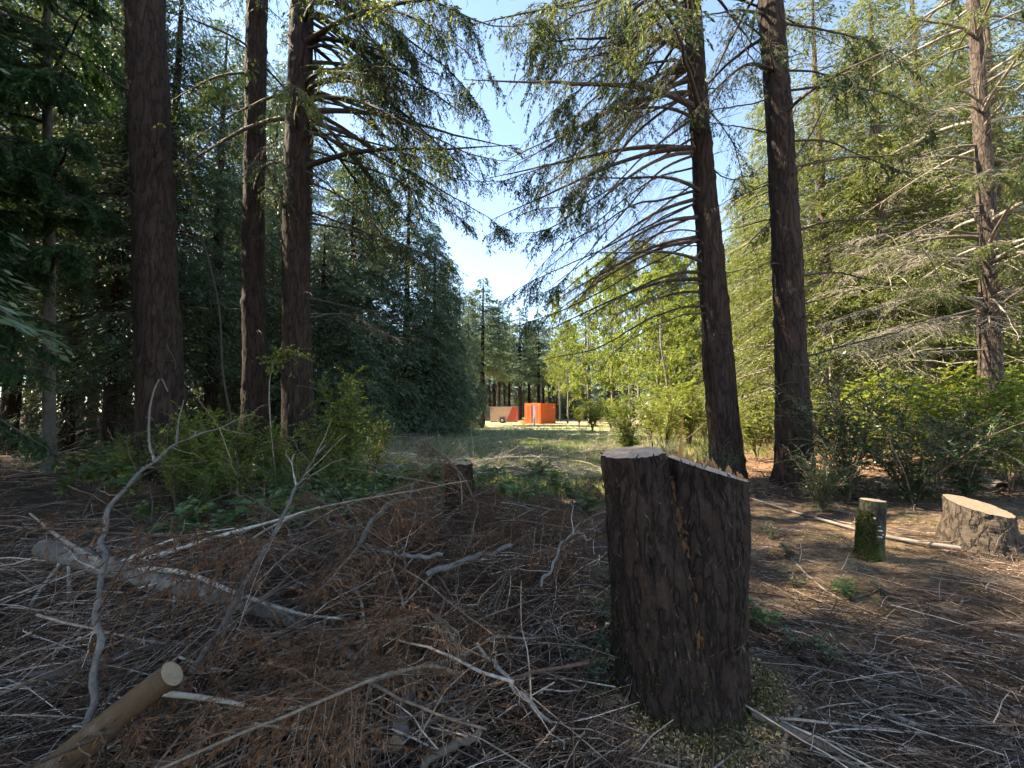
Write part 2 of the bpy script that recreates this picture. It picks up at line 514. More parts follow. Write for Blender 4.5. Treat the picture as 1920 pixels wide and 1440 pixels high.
def ground_mat():
    m, nt, out = newmat('forest_floor')
    geo = nt.nodes.new('ShaderNodeNewGeometry')
    pos = geo.outputs['Position']
    sep = nt.nodes.new('ShaderNodeSeparateXYZ'); nt.links.new(pos, sep.inputs[0])
    n1 = noise(nt, pos, 1.3, 6); n2 = noise(nt, pos, 14, 6, .7); n3 = noise(nt, pos, 70, 5, .7); n4 = noise(nt, pos, .35, 4)
    soil = ramp(nt, n2, [(.3, (.03, .02, .015)), (.5, (.08, .053, .038)), (.7, (.15, .105, .075))])
    # tan sawdust in drifts on the right-hand side
    saw = ramp(nt, n3, [(.3, (.16, .10, .055)), (.6, (.33, .225, .13)), (.8, (.46, .34, .20))])
    right = math_(nt, 'MULTIPLY', math_(nt, 'ADD', sep.outputs[0], -.4), .8, True)
    near = math_(nt, 'MULTIPLY', math_(nt, 'SUBTRACT', 8.5, sep.outputs[1]), .35, True)
    drift = ramp(nt, math_(nt, 'ADD', math_(nt, 'MULTIPLY', n1, .75), math_(nt, 'MULTIPLY', n2, .3)), [(.48, (0, 0, 0)), (.64, (1, 1, 1))])
    f = math_(nt, 'MULTIPLY', math_(nt, 'MULTIPLY', right, near), math_(nt, 'MULTIPLY', drift, .8))
    col = mixc(nt, f, soil, saw)
    # moss
    mo = ramp(nt, noise(nt, pos, 1.9, 5), [(.58, (0, 0, 0)), (.66, (1, 1, 1))])
    col = mixc(nt, math_(nt, 'MULTIPLY', mo, math_(nt, 'MULTIPLY', near, .75)), col, ramp(nt, n3, [(.3, (.02, .025, .008)), (.7, (.065, .075, .02))]))
    # the clearing: grey-green grass and dry straw
    clear = math_(nt, 'MULTIPLY', math_(nt, 'SUBTRACT', sep.outputs[1], 6.8), .25, True)
    gr = ramp(nt, n2, [(.3, (.11, .14, .07)), (.55, (.23, .255, .145)), (.75, (.37, .37, .245))])
    straw = ramp(nt, n3, [(.3, (.22, .17, .09)), (.7, (.45, .37, .22))])
    gr = mixc(nt, math_(nt, 'MULTIPLY', math_(nt, 'SUBTRACT', sep.outputs[1], 34), .12, True), gr, straw)
    lx = math_(nt, 'MULTIPLY', math_(nt, 'ADD', sep.outputs[0], 5.5), .5, True)
    rx = math_(nt, 'MULTIPLY', math_(nt, 'SUBTRACT', math_(nt, 'MULTIPLY_ADD', sep.outputs[1], .35), sep.outputs[0]), .4, True)
    col = mixc(nt, math_(nt, 'MULTIPLY', clear, math_(nt, 'MULTIPLY', lx, rx)), col, gr)
    # reddish needle carpet among the right-hand trees
    red = ramp(nt, n2, [(.3, (.10, .05, .03)), (.7, (.30, .17, .10))])
    fr = math_(nt, 'MULTIPLY', math_(nt, 'MULTIPLY', math_(nt, 'SUBTRACT', sep.outputs[1], 7.5), .4, True), math_(nt, 'MULTIPLY', math_(nt, 'SUBTRACT', sep.outputs[0], 3.2), .6, True))
    fr = math_(nt, 'MULTIPLY', fr, math_(nt, 'MULTIPLY', math_(nt, 'SUBTRACT', 22, sep.outputs[1]), .2, True))
    col = mixc(nt, math_(nt, 'MULTIPLY', fr, .85), col, red)
    p = N(nt, 'ShaderNodeBsdfPrincipled', Roughness=.95)
    p.inputs['Specular IOR Level'].default_value = .15
    nt.links.new(col, p.inputs['Base Color'])
    b = N(nt, 'ShaderNodeBump', Strength=.9, Distance=.03)
    nt.links.new(math_(nt, 'ADD', n2, math_(nt, 'MULTIPLY', n3, .6)), b.inputs['Height'])
    nt.links.new(b.outputs[0], p.inputs['Normal'])
    nt.links.new(p.outputs[0], out.inputs[0])
    return m


# ------------------------------------------------------------------ the ground
gx = np.concatenate([-np.geomspace(900, 12, 24), np.linspace(-11.8, 11.8, 130), np.geomspace(12, 900, 24)])
gy = np.concatenate([-np.geomspace(900, 4, 20), np.linspace(-3.8, 14, 120), np.geomspace(14.3, 1200, 60)])
X, Y = np.meshgrid(gx, gy)
Z = hgt(X, Y)
fine = np.exp(-(X / 9) ** 2 - ((Y - 4) / 8) ** 2)
Z = Z + fine * .05 * (rng.random(X.shape) - .5)
mb = MB()
mb.add(np.stack([X, Y, Z], -1).reshape(-1, 3), grid_faces(len(gy), len(gx), wrap=False)[:, ::1])
ground = mb.build('ground', ground_mat())
tag(ground, 'forest floor of needle litter, sawdust and grass', None, None, 'structure')


# ------------------------------------------------------------------ trunks
def trunk_mb(path, rad, sides=48, seed=0, amp=.02, rings=True, dz=.10):
    """bark-covered trunk along a path (rows of x,y,z) with radii"""
    path = np.asarray(path, float); rad = np.asarray(rad, float)
    L = np.linalg.norm(np.diff(path, axis=0), axis=1).sum()
    n = max(8, int(L / dz))
    q = resample(np.column_stack([smooth_path(path, 200), np.interp(np.linspace(0, 1, 200), np.linspace(0, 1, len(rad)), rad)]), n)
    th = np.arange(sides) / sides
    U, V = np.meshgrid(th, np.linspace(0, 1, n))
    d = np.abs(vnoise(U, V, max(8, sides // 3), int(L * 3), seed) - .5) * 2
    d2 = np.abs(vnoise(U + .02 * vnoise(U, V, 9, int(L * 3), seed + 5), V, max(12, int(sides // 2)), int(L * 6), seed + 1) - .5) * 2
    d3 = vnoise(U, V, 5, int(L * .9) + 2, seed + 2) - .5
    r = q[:, 3:4] * (1 + .10 * d3) + amp * (d * .6 + d2 * .5 - .4)
    if rings:
        z = np.linspace(0, L, n)
        rg = np.random.default_rng(seed + 9)
        zz = .8
        while zz < L:
            a = rg.random(); w = .25 + .2 * rg.random()
            r = r + q[:, 3:4] * .09 * np.exp(-((z - zz) / .07) ** 2)[:, None] * np.clip(.5 + np.cos((U - a) * 6.283) * .9, 0, 1.3)
            zz += .55 + .75 * rg.random()
    ang = U * 2 * math.pi
    v = np.stack([q[:, 0:1] + r * np.cos(ang), q[:, 1:2] + r * np.sin(ang), q[:, 2:3] + 0 * ang], -1)
    m = MB()
    m.add(v.reshape(-1, 3), grid_faces(n, sides), 0, .5)
    return m, q


def trunk_px(pts, d, top=24.0, r_top=.06):
    """pixel centre line (px, py, width), top to ground, into a path with radii"""
    pts = sorted(pts, key=lambda p: -p[1])
    path, rad = [], []
    for px, py, w in pts:
        p = P(px, py, d)
        path.append(p)
        rad.append(w / F * d / 2 / math.sqrt(1 + ((px - 960) / F) ** 2))
    base = path[0].copy()
    # run down into the ground
    sl = (path[1] - path[0]) / (path[1][2] - path[0][2])
    gz = float(hgt(base[0], base[1]))
    low = base + sl * (gz - .25 - base[2])
    p1 = base + sl * (gz + .45 - base[2])
    out = [low, p1]; ro = [rad[0] * 1.75, rad[0] * 1.15]
    for p, r in zip(path, rad):
        if p[2] > gz + .7:
            out.append(p); ro.append(r)
    sl = (path[-1] - path[-2]) / (path[-1][2] - path[-2][2])
    for k in (.35, .7, 1.0):
        z = path[-1][2] + (top - path[-1][2]) * k
        out.append(path[-1] + sl * (z - path[-1][2]) * .8)
        ro.append(rad[-1] + (r_top - rad[-1]) * k)
    return np.array(out), np.array(ro)


# ------------------------------------------------------------------ boughs
def grow(path, r0, r1, wood, fol=None, t0=.25, sec=.75, gap=.11, hang=.6, el=.11, ew=.03, dens=1.0, twig=True, sides=6, ter=1.0, pend=1.0, seed=None, r_sec=.006):
    """limb along a path with side twigs hanging from it; blades go to fol if it is given"""
    g = rng
    path = np.asarray(path, float)
    n = len(path)
    Lm = np.linalg.norm(np.diff(path, axis=0), axis=1).sum()
    tt = np.linspace(0, 1, n)
    rr = r0 + (r1 - r0) * tt ** .8
    tubes(wood, path[None], rr[None], sides)
    k = max(4, int(Lm * (1 - t0) / gap))
    t = np.clip(np.linspace(t0, 1, k) + g.normal(0, .006, k), 0, 1)
    t = np.repeat(t, 2); s = np.tile([-1., 1.], k)
    ph = g.random(3) * 6.283
    cl = np.clip(.62 + .5 * np.sin(t * Lm * 2.1 + ph[0]) + .4 * np.sin(t * Lm * 4.7 + ph[1]) + .25 * s * np.sin(t * Lm * 3.1 + ph[2]), .06, 1.4)
    keep = g.random(len(t)) < np.clip(cl * 1.3, .3, .95)
    cl = cl[keep]
    t, s = t[keep], s[keep]
    if len(t) < 2: return
    p, T = at(path, t)
    side = nrm(np.cross(T, np.array([0, 0, 1.])) + 1e-6) * s[:, None]
    ln = sec * (.45 + .75 * g.random(len(t))) * np.clip(1.25 - t, .28, 1) * np.clip((t - t0) * 5 + .35, .35, 1) * (.55 + .5 * cl)
    wgt = cl.copy()
    d0 = nrm(T * (.55 + .3 * g.random((len(t), 1))) + side * (.75 + .3 * g.random((len(t), 1))) + np.array([0, 0, 1]) * g.normal(-.1, .22, (len(t), 1)))
    K = 6
    u = np.linspace(0, 1, K)[None, :, None]
    S = p[:, None, :] + d0[:, None, :] * u * ln[:, None, None]
    S[:, :, 2] -= hang * ln[:, None] * (u[:, :, 0] ** 1.7) * (.6 + .8 * g.random((len(t), 1)))
    S += g.normal(0, .012, S.shape) * u
    if twig:
        tubes(wood, S[:, [0, 2, 3, 5]], (r_sec * (1 - .8 * u[:, [0, 2, 3, 5], 0])) * np.ones((len(t), 1)) * (.6 + .6 * g.random((len(t), 1))), 3)
    # finer twigs from the side twigs
    if fol is None:
        if ter > 0:
            m = max(1, int(len(t) * 3 * ter))
            i = g.integers(0, len(t), m); x = .25 + .7 * g.random(m)
            q, tq = at_batch(S, i, x)
            dd = nrm(tq * .7 + nrm(np.cross(tq, [0, 0, 1.])) * np.sign(g.random((m, 1)) - .5) * .7 + g.normal(0, .25, (m, 3)))
            l3 = ln[i] * (.2 + .4 * g.random(m))
            S3 = q[:, None, :] + dd[:, None, :] * np.linspace(0, 1, 4)[None, :, None] * l3[:, None, None]
            S3[:, :, 2] -= .3 * l3[:, None] * np.linspace(0, 1, 4)[None, :] ** 2
            tubes(wood, S3[:, [0, 2, 3]], np.ones((m, 1)) * r_sec * .45 * np.array([[1, .6, .3]]), 3)
        return
    m = int(len(t) * 3.2 * pend)
    if m:
        i = g.choice(len(t), m, p=ln / ln.sum()); x = .15 + .85 * g.random(m)
        q, tq = at_batch(S, i, x)
        dd = nrm(tq * .5 + g.normal(0, .35, (m, 3)) + np.array([0, 0, -1.]) * g.uniform(.2, 1.1, (m, 1)))
        l3 = np.minimum(ln[i], .6) * g.uniform(.25, .75, m)
        S3 = q[:, None, :] + dd[:, None, :] * np.linspace(0, 1, K)[None, :, None] * l3[:, None, None]
        S3[:, :, 2] -= .2 * l3[:, None] * np.linspace(0, 1, K)[None, :] ** 2
        if twig:
            tubes(wood, S3[:, [0, 5]], np.ones((m, 1)) * r_sec * .35 * np.array([[1, .4]]), 3)
        S = np.concatenate([S, S3]); ln = np.concatenate([ln, l3]); wgt = np.concatenate([wgt, wgt[i] * 1.25])
    m = int((ln.sum() / .042) * dens)
    pw = ln * wgt ** 1.5
    i = g.choice(len(S), m, p=pw / pw.sum()); x = g.random(m) ** .85
    q, tq = at_batch(S, i, x)
    sd2 = nrm(np.cross(tq, [0, 0, 1.])) * np.where(g.random((m, 1)) < .5, -1, 1)
    dd = nrm(tq * .75 + sd2 * .65 + np.array([0, 0, -.35]) * g.random((m, 1)) + g.normal(0, .2, (m, 3)))
    nn = nrm(np.array([0, 0, 1.]) * .7 + g.normal(0, .7, (m, 3)))
    leaves(fol, q, dd, nn, el * (.6 + .8 * g.random(m)), ew * (.7 + .6 * g.random(m)), 0, np.clip(g.normal(.45, .22, m) + .12 * (x - .5), 0, 1))


def at_batch(S, i, x):
    K = S.shape[1]
    f = np.clip(x, 0, .9999) * (K - 1)
    a = f.astype(int); u = (f - a)[:, None]
    p0, p1 = S[i, a], S[i, a + 1]
    return p0 * (1 - u) + p1 * u, nrm(p1 - p0)


def bough_path(L, up=.1, droop=.5, n=14, wig=.06):
    """standard limb along +X"""
    t = np.linspace(0, 1, n)
    z = L * (up * t - droop * t ** 2 + .18 * droop * t ** 4)
    y = np.cumsum(rng.normal(0, wig * L / n, n)); y -= y[0]
    return np.stack([t * L, y, z + np.sin(t * 7) * .01 * L], 1)


def make_boughs(n, fmat, wmat, Lr=(2.8, 4.4), name='bough', **kw):
    out = []
    for _ in range(n):
        w, f = MB(), MB()
        L = rng.uniform(*Lr)
        a = dict(up=rng.uniform(-.05, .3), droop=rng.uniform(.25, .65))
        pth = bough_path(L, **a)
        grow(pth, .012 * L + .008, .004, w, f if fmat else None, **kw)
        out.append((w.mesh('branch', wmat), f.mesh('foliage', fmat) if fmat else None, L))
    return out


def hang_bough(tree, variant, loc, az, pitch=0, scale=1.0, roll=0):
    w, f, L = variant
    o = place('branch', w, tree)
    o.location = Vector(loc) - tree.location
    o.rotation_euler = (roll, -pitch, az)
    o.scale = (scale,) * 3
    if f:
        place('foliage', f, o)
    return o


LIVE = make_boughs(9, M['needles'], M['limb'], t0=.35, sec=.85, gap=.10, hang=.75, el=.075, ew=.019, dens=1.25, pend=.8)
SUN_TINTED = make_boughs(6, M['needles_lit'], M['limb'], (3.0, 4.6), t0=.4, sec=.85, gap=.10, hang=.75, el=.075, ew=.019, dens=1.3, pend=.8)  # boughs of the same trees, painted as if sunlit
LIVE_LIT = make_boughs(6, M['needles_lit'], M['limb_pale'], t0=.35, sec=.85, gap=.09, hang=.5, el=.085, ew=.022, dens=1.5)
HEM = make_boughs(6, M['hemlock'], M['limb'], t0=.12, sec=.8, gap=.06, hang=.45, el=.075, ew=.026, dens=2.2)
BARE = make_boughs(7, None, M['limb'], (1.4, 3.0), t0=.2, sec=.6, gap=.14, hang=.35)
BARE_PALE = make_boughs(7, None, M['limb_pale'], (2.2, 4.0), t0=.2, sec=.7, gap=.13, hang=.35)


def near_tree(name, label, pts, d, seed, bark='bark', top=18, sides=56, amp=.036):
    path, rad = trunk_px(pts, d, top)
    base = (path[0][0], path[0][1], float(hgt(path[0][0], path[0][1])))
    t = thing(name, label, 'tree', base)
    m, q = trunk_mb(path, rad, sides, seed, amp)
    m.build('trunk', M[bark], t)
    return t, q


def on_trunk(q, z):
    return np.array([np.interp(z, q[:, 2], q[:, k]) for k in range(2)] + [z]), float(np.interp(z, q[:, 2], q[:, 3]))


def px_limb(tree, q, pts, d0, d1, r0, fmat=None, wmat='limb', **kw):
    """a limb traced through pixels, running from depth d0 to d1"""
    k = len(pts)
    s = np.linspace(0, 1, k)
    pth = np.array([P(px, py, d0 + (d1 - d0) * u) for (px, py), u in zip(pts, s)])
    z = pth[0][2]
    c, r = on_trunk(q, z)
    pth = np.vstack([c, pth[1:]]) if k > 2 else pth
    n = 22
    pth = smooth_path(pth, n)
    wv = np.cumsum(rng.normal(0, .016, (n - 2, 3)), 0)
    pth[2:] += wv * np.linspace(.3, 1, n - 2)[:, None]
    w, f = MB(), MB()
    grow(pth, r0, .004, w, f if fmat else None, **kw)
    o = w.build('branch', M[wmat], tree)
    if fmat:
        fo = bpy.data.objects.new('foliage', f.mesh('foliage', M[fmat], tuple(tree.location)))
        C.objects.link(fo)
        fo.parent = o
    return o


def stubs(tree, q, n, z0, z1, az=None, L=(.25, 1.2), mat='limb', dead=True):
    """short broken dead branches all round a trunk"""
    for _ in range(n):
        z = rng.uniform(z0, z1)
        c, r = on_trunk(q, z)
        a = rng.uniform(0, 6.283) if az is None else rng.normal(az, .6)
        l = rng.uniform(*L)
        t = np.linspace(0, 1, 7)
        pth = np.stack([c[0] + np.cos(a) * (r * .8 + l * t), c[1] + np.sin(a) * (r * .8 + l * t), z + l * (.12 * t - rng.uniform(0, .5) * t * t)], 1)
        pth[2:] += rng.normal(0, .02 * l, (5, 3))
        w = MB()
        rs = .006 + .008 * rng.random() + l * .003
        tubes(w, pth[None], (rs * (1 - .75 * t))[None], 5)
        if l > .6:
            i = rng.integers(2, 6, 4)
            dd = nrm(rng.normal(0, 1, (4, 3)) + np.array([np.cos(a), np.sin(a), -.3]))
            S = pth[i][:, None, :] + dd[:, None, :] * np.linspace(0, .3, 4)[None, :, None]
            tubes(w, S, np.ones((4, 1)) * .003 * np.linspace(1, .3, 4)[None], 3)
        w.build('branch', M[mat], tree)


def crown_above(tree, q, n, z0, z1, variants, scale=1.0):
    for _ in range(n):
        z = rng.uniform(z0, z1)
        c, r = on_trunk(q, z)
        f = (z - z0) / max(1e-6, z1 - z0)
        hang_bough(tree, variants[rng.integers(len(variants))], c, rng.uniform(0, 6.283), rng.uniform(-.1, .35), scale * (1 - .6 * f) * rng.uniform(.8, 1.15))


# the left-hand group
tL1, qL1 = near_tree('spruce_tree', 'thickest dark spruce trunk with ringed bark rising from leafy undergrowth',
                     [(312, 890, 100), (300, 700, 92), (288, 400, 88), (273, 0, 82)], 8.2, 1, sides=72)
stubs(tL1, qL1, 26, 2.6, 10.5, L=(.3, 1.5))
crown_above(tL1, qL1, 6, 11, 16, LIVE)
tL2, qL2 = near_tree('spruce_tree', 'slimmer reddish spruce trunk standing close beside another one of equal height',
                     [(475, 870, 47), (477, 650, 45), (476, 400, 43), (482, 0, 42)], 10.2, 2)
stubs(tL2, qL2, 22, 2.5, 12, L=(.3, 1.6))
crown_above(tL2, qL2, 4, 12.5, 16, LIVE)
tL3, qL3 = near_tree('spruce_tree', 'reddish brown spruce trunk with long drooping boughs reaching over the clearing',
                     [(562, 860, 60), (557, 650, 56), (556, 400, 54), (567, 0, 47)], 9.6, 3)
stubs(tL3, qL3, 16, 2.0, 11, L=(.3, 1.6))
crown_above(tL3, qL3, 5, 12.0, 16, LIVE)
live = dict(fmat='needles', t0=.3, sec=.85, gap=.075, hang=.8, el=.07, ew=.018, dens=1.35, pend=.85)
bare = dict(t0=.15, sec=.7, gap=.1, hang=.4)
for pts, d1, r0, kw in [
    ([(585, 160), (690, 205), (800, 250), (880, 282), (965, 298)], 8.3, .045, dict(live, t0=.45, sec=.6)),
    ([(585, 255), (640, 253), (760, 282), (860, 330), (960, 336)], 8.8, .035, dict(live, t0=.35, sec=.6)),
    ([(585, 45), (640, 110), (680, 190), (720, 260), (735, 330)], 8.0, .045, dict(live, t0=.4, sec=.55)),
    ([(585, 10), (680, 110), (740, 170), (770, 240)], 10.5, .04, live),
    ([(575, -60), (690, 20), (770, 80), (850, 150), (905, 215)], 8.6, .045, dict(live, sec=1.15, dens=1.9)),
    ([(570, -150), (720, -40), (820, 5), (920, 50), (1015, 45)], 8.2, .05, dict(live, sec=1.15, dens=1.9)),
    ([(570, -120), (660, -30), (730, 40), (780, 120)], 8.4, .045, dict(live, sec=1.1, dens=1.9)),
    ([(575, -60), (640, 0), (690, 60), (720, 110)], 11.5, .045, dict(live, sec=1.0, dens=1.9)),
    ([(575, 20), (650, 70), (740, 95), (830, 150), (880, 200)], 11.5, .035, dict(live, sec=1.0)),
    ([(572, -20), (680, 10), (770, 30), (860, 90), (930, 160)], 7.8, .035, dict(live, sec=1.0, dens=1.8)),
    ([(580, 120), (660, 150), (740, 200), (800, 280), (840, 350)], 10.8, .03, dict(live, sec=.8)),
    ([(585, 330), (660, 380), (720, 440), (790, 500)], 10.6, .03, dict(live, sec=.8)),
    ([(585, 415), (690, 435), (790, 470), (880, 520)], 8.8, .03, dict(live, sec=.75)),
    ([(585, 240), (700, 290), (800, 340), (900, 400), (955, 440)], 8.2, .032, dict(live, sec=.8, t0=.4)),
    ([(585, 180), (720, 220), (830, 290), (915, 350)], 10.8, .032, dict(live, sec=.85, t0=.4)),
    ([(585, 275), (680, 310), (770, 345), (850, 395), (890, 430)], 8.8, .03, dict(live, sec=.55, t0=.4)),
    ([(585, 200), (640, 260), (700, 310), (760, 400)], 9.0, .035, dict(live, sec=.6)),
    ([(585, 310), (630, 360), (660, 450), (720, 520)], 8.6, .03, bare),
    ([(585, 390), (650, 420), (720, 450), (800, 470)], 9.2, .03, dict(live, sec=.6)),
    ([(585, 555), (640, 570), (720, 585), (800, 610)], 9.0, .03, bare),
    ([(585, 600), (650, 590), (720, 630), (790, 640)], 10.5, .022, bare),
    ([(545, 250), (520, 262), (500, 270), (470, 300)], 9.0, .02, bare),
    ([(580, 110), (650, 30), (700, 25), (790, 28)], 9.2, .022, bare),
]:
    kw = dict(kw); f = kw.pop('fmat', None)
    px_limb(tL3, qL3, pts, 9.6, d1, r0, f, **kw)

for k in range(18):
    z = rng.uniform(8.6, 12.5)
    c, r = on_trunk(qL3, z)
    hang_bough(tL3, LIVE[k % 9], c, rng.normal(.1, .55) if k % 3 else rng.uniform(0, 6.283), rng.uniform(-.35, .15), rng.uniform(.8, 1.2))
for k in range(20):
    z = rng.uniform(7.2, 12.5)
    c, r = on_trunk(qL3, z)
    hang_bough(tL3, SUN_TINTED[k % 6] if k % 3 == 0 else LIVE[k % 9], c, rng.uniform(-1.1, 1.1), rng.uniform(-.3, .1), rng.uniform(1.0, 1.4))
for k in range(8):
    z = rng.uniform(6.5, 12)
    c, r = on_trunk(qL2, z)
    hang_bough(tL2, LIVE[k % 9], c, rng.uniform(0, 6.283), rng.uniform(-.35, .15), rng.uniform(.6, .9))

# the right-hand pair
tR1, qR1 = near_tree('spruce_tree', 'leaning dark spruce trunk sweeping bare limbs across the blue sky',
                     [(1362, 860, 58), (1345, 650, 58), (1328, 430, 48), (1313, 250, 41), (1298, 0, 32)], 9.5, 4, top=18)
stubs(tR1, qR1, 18, 2.0, 11, L=(.3, 1.2))
crown_above(tR1, qR1, 10, 11.5, 17, LIVE)
thin = dict(t0=.12, sec=.95, gap=.085, hang=.55, ter=1.3)
for pts, d1, r0, kw in [
    ([(1300, 35), (1207, 93), (1140, 157), (1073, 220), (1033, 267), (960, 300)], 8.8, .04, dict(live, t0=.45)),
    ([(1303, 100), (1207, 157), (1150, 190), (1090, 227), (1050, 280)], 8.2, .04, dict(live, t0=.4, sec=.9)),
    ([(1305, 165), (1200, 240), (1133, 320), (1067, 400), (1013, 430), (947, 437)], 9.0, .04, dict(live, t0=.55)),
    ([(1308, 215), (1223, 277), (1140, 360), (1095, 400), (1040, 430)], 8.4, .035, dict(live, t0=.5, sec=.8)),
    ([(1320, 352), (1240, 375), (1187, 387), (1100, 443), (1040, 477), (985, 545)], 9.2, .035, thin),
    ([(1313, 285), (1240, 320), (1180, 393), (1113, 480), (1060, 550), (1000, 580)], 8.3, .035, dict(live, t0=.72, sec=.8, dens=1.9)),
    ([(1322, 372), (1240, 410), (1190, 460), (1120, 520), (1080, 540)], 9.5, .022, thin),
    ([(1325, 438), (1265, 430), (1190, 455), (1130, 500), (1060, 545)], 9.0, .022, thin),
    ([(1325, 460), (1250, 460), (1180, 455), (1130, 475)], 10.0, .018, thin),
    ([(1328, 450), (1290, 500), (1250, 530), (1200, 570), (1150, 610)], 8.6, .025, thin),
    ([(1335, 534), (1285, 532), (1240, 555), (1215, 600), (1180, 640)], 8.8, .022, bare),
    ([(1338, 574), (1270, 578), (1207, 600), (1123, 643), (1033, 663), (927, 693)], 8.0, .035, dict(bare, sec=.6, gap=.2)),
    ([(1340, 588), (1280, 590), (1190, 630), (1133, 677), (1127, 720)], 8.2, .022, dict(bare, gap=.2)),
    ([(1300, -60), (1180, -10), (1080, 30), (1000, 90)], 8.0, .045, dict(live, sec=1.15, dens=1.9)),
    ([(1296, -120), (1150, -60), (1060, 0), (1010, 60)], 9.5, .045, dict(live, sec=1.15, dens=1.9)),
    ([(1296, -90), (1200, 0), (1120, 40), (1040, 130)], 11.0, .045, dict(live, sec=1.15, dens=1.9)),
    ([(1297, 0), (1200, 30), (1120, 110), (1040, 180)], 10.8, .04, dict(live, sec=1.1, dens=1.9)),
    ([(1300, 60), (1180, 100), (1080, 170), (1010, 230)], 7.6, .04, dict(live, sec=1.0, t0=.55, dens=1.9)),
    ([(1297, -40), (1200, 60), (1120, 90), (1030, 100), (960, 150)], 7.4, .035, dict(live, sec=1.0, dens=1.8)),
    ([(1300, 40), (1180, 140), (1110, 250), (1050, 330), (990, 360)], 10.6, .035, dict(live, sec=.9, t0=.5)),
    ([(1305, 130), (1230, 190), (1160, 290), (1110, 330), (1060, 370)], 7.8, .03, dict(live, sec=.9, t0=.5)),
    ([(1298, 10), (1240, 60), (1190, 150), (1150, 230)], 7.4, .03, dict(live, sec=.8, t0=.4)),
    ([(1297, -80), (1120, 0), (1000, 20), (930, 90)], 10.2, .04, dict(live, sec=1.1, dens=1.8)),
    ([(1322, 372), (1200, 430), (1090, 480), (1000, 520), (925, 560)], 8.8, .028, dict(live, t0=.55, sec=.75)),
    ([(1326, 440), (1210, 500), (1100, 560), (1010, 600), (945, 625)], 8.4, .028, dict(live, t0=.6, sec=.7)),
    ([(1312, 250), (1200, 320), (1100, 380), (1000, 400), (915, 440)], 9.8, .03, dict(live, t0=.5, sec=.8)),
    ([(1306, 170), (1180, 230), (1080, 290), (980, 330), (905, 350)], 8.6, .03, dict(live, t0=.5, sec=.8)),
    ([(1318, 330), (1230, 400), (1150, 480), (1080, 560), (1020, 620)], 9.9, .026, thin),
    ([(1316, 310), (1220, 340), (1120, 420), (1040, 500), (970, 560)], 10.4, .026, thin),
    ([(1320, 300), (1360, 330), (1400, 325), (1440, 300)], 9.8, .02, bare),
    ([(1330, 180), (1370, 260), (1390, 330), (1400, 380)], 10.2, .02, dict(live, sec=.6)),
]:
    kw = dict(kw); f = kw.pop('fmat', None)
    px_limb(tR1, qR1, pts, 9.5, d1, r0, f, **kw)

for k in range(11):
    z = rng.uniform(9.4, 12.5)
    c, r = on_trunk(qR1, z)
    hang_bough(tR1, LIVE[k % 9], c, rng.normal(3.0, .6) if k % 3 else rng.uniform(0, 6.283), rng.uniform(-.35, .15), rng.uniform(.8, 1.2))
for k in range(22):
    z = rng.uniform(7.6, 12.5)
    c, r = on_trunk(qR1, z)
    hang_bough(tR1, SUN_TINTED[k % 6] if k % 2 else LIVE[k % 9], c, 3.14 + rng.uniform(-1.1, 1.1), rng.uniform(-.35, .05), rng.uniform(1.0, 1.4))
BARE_LONG = make_boughs(6, None, M['limb'], (3.0, 4.6), t0=.12, sec=.85, gap=.08, hang=.4, ter=1.5)
for k in range(14):
    z = rng.uniform(4.2, 9.5)
    c, r = on_trunk(qR1, z)
    hang_bough(tR1, BARE_LONG[k % 6], c, rng.normal(3.1, .5), rng.uniform(-.2, .2), rng.uniform(.7, 1.1))
tR2, qR2 = near_tree('spruce_tree', 'thick dark spruce trunk beside the leaning one, sun flecks on its bark',
                     [(1487, 860, 66), (1483, 650, 62), (1468, 350, 55), (1445, 0, 50)], 9.0, 5, top=18, sides=64)
stubs(tR2, qR2, 24, 2.2, 10.5, L=(.3, 1.4))
crown_above(tR2, qR2, 10, 11, 17, LIVE)
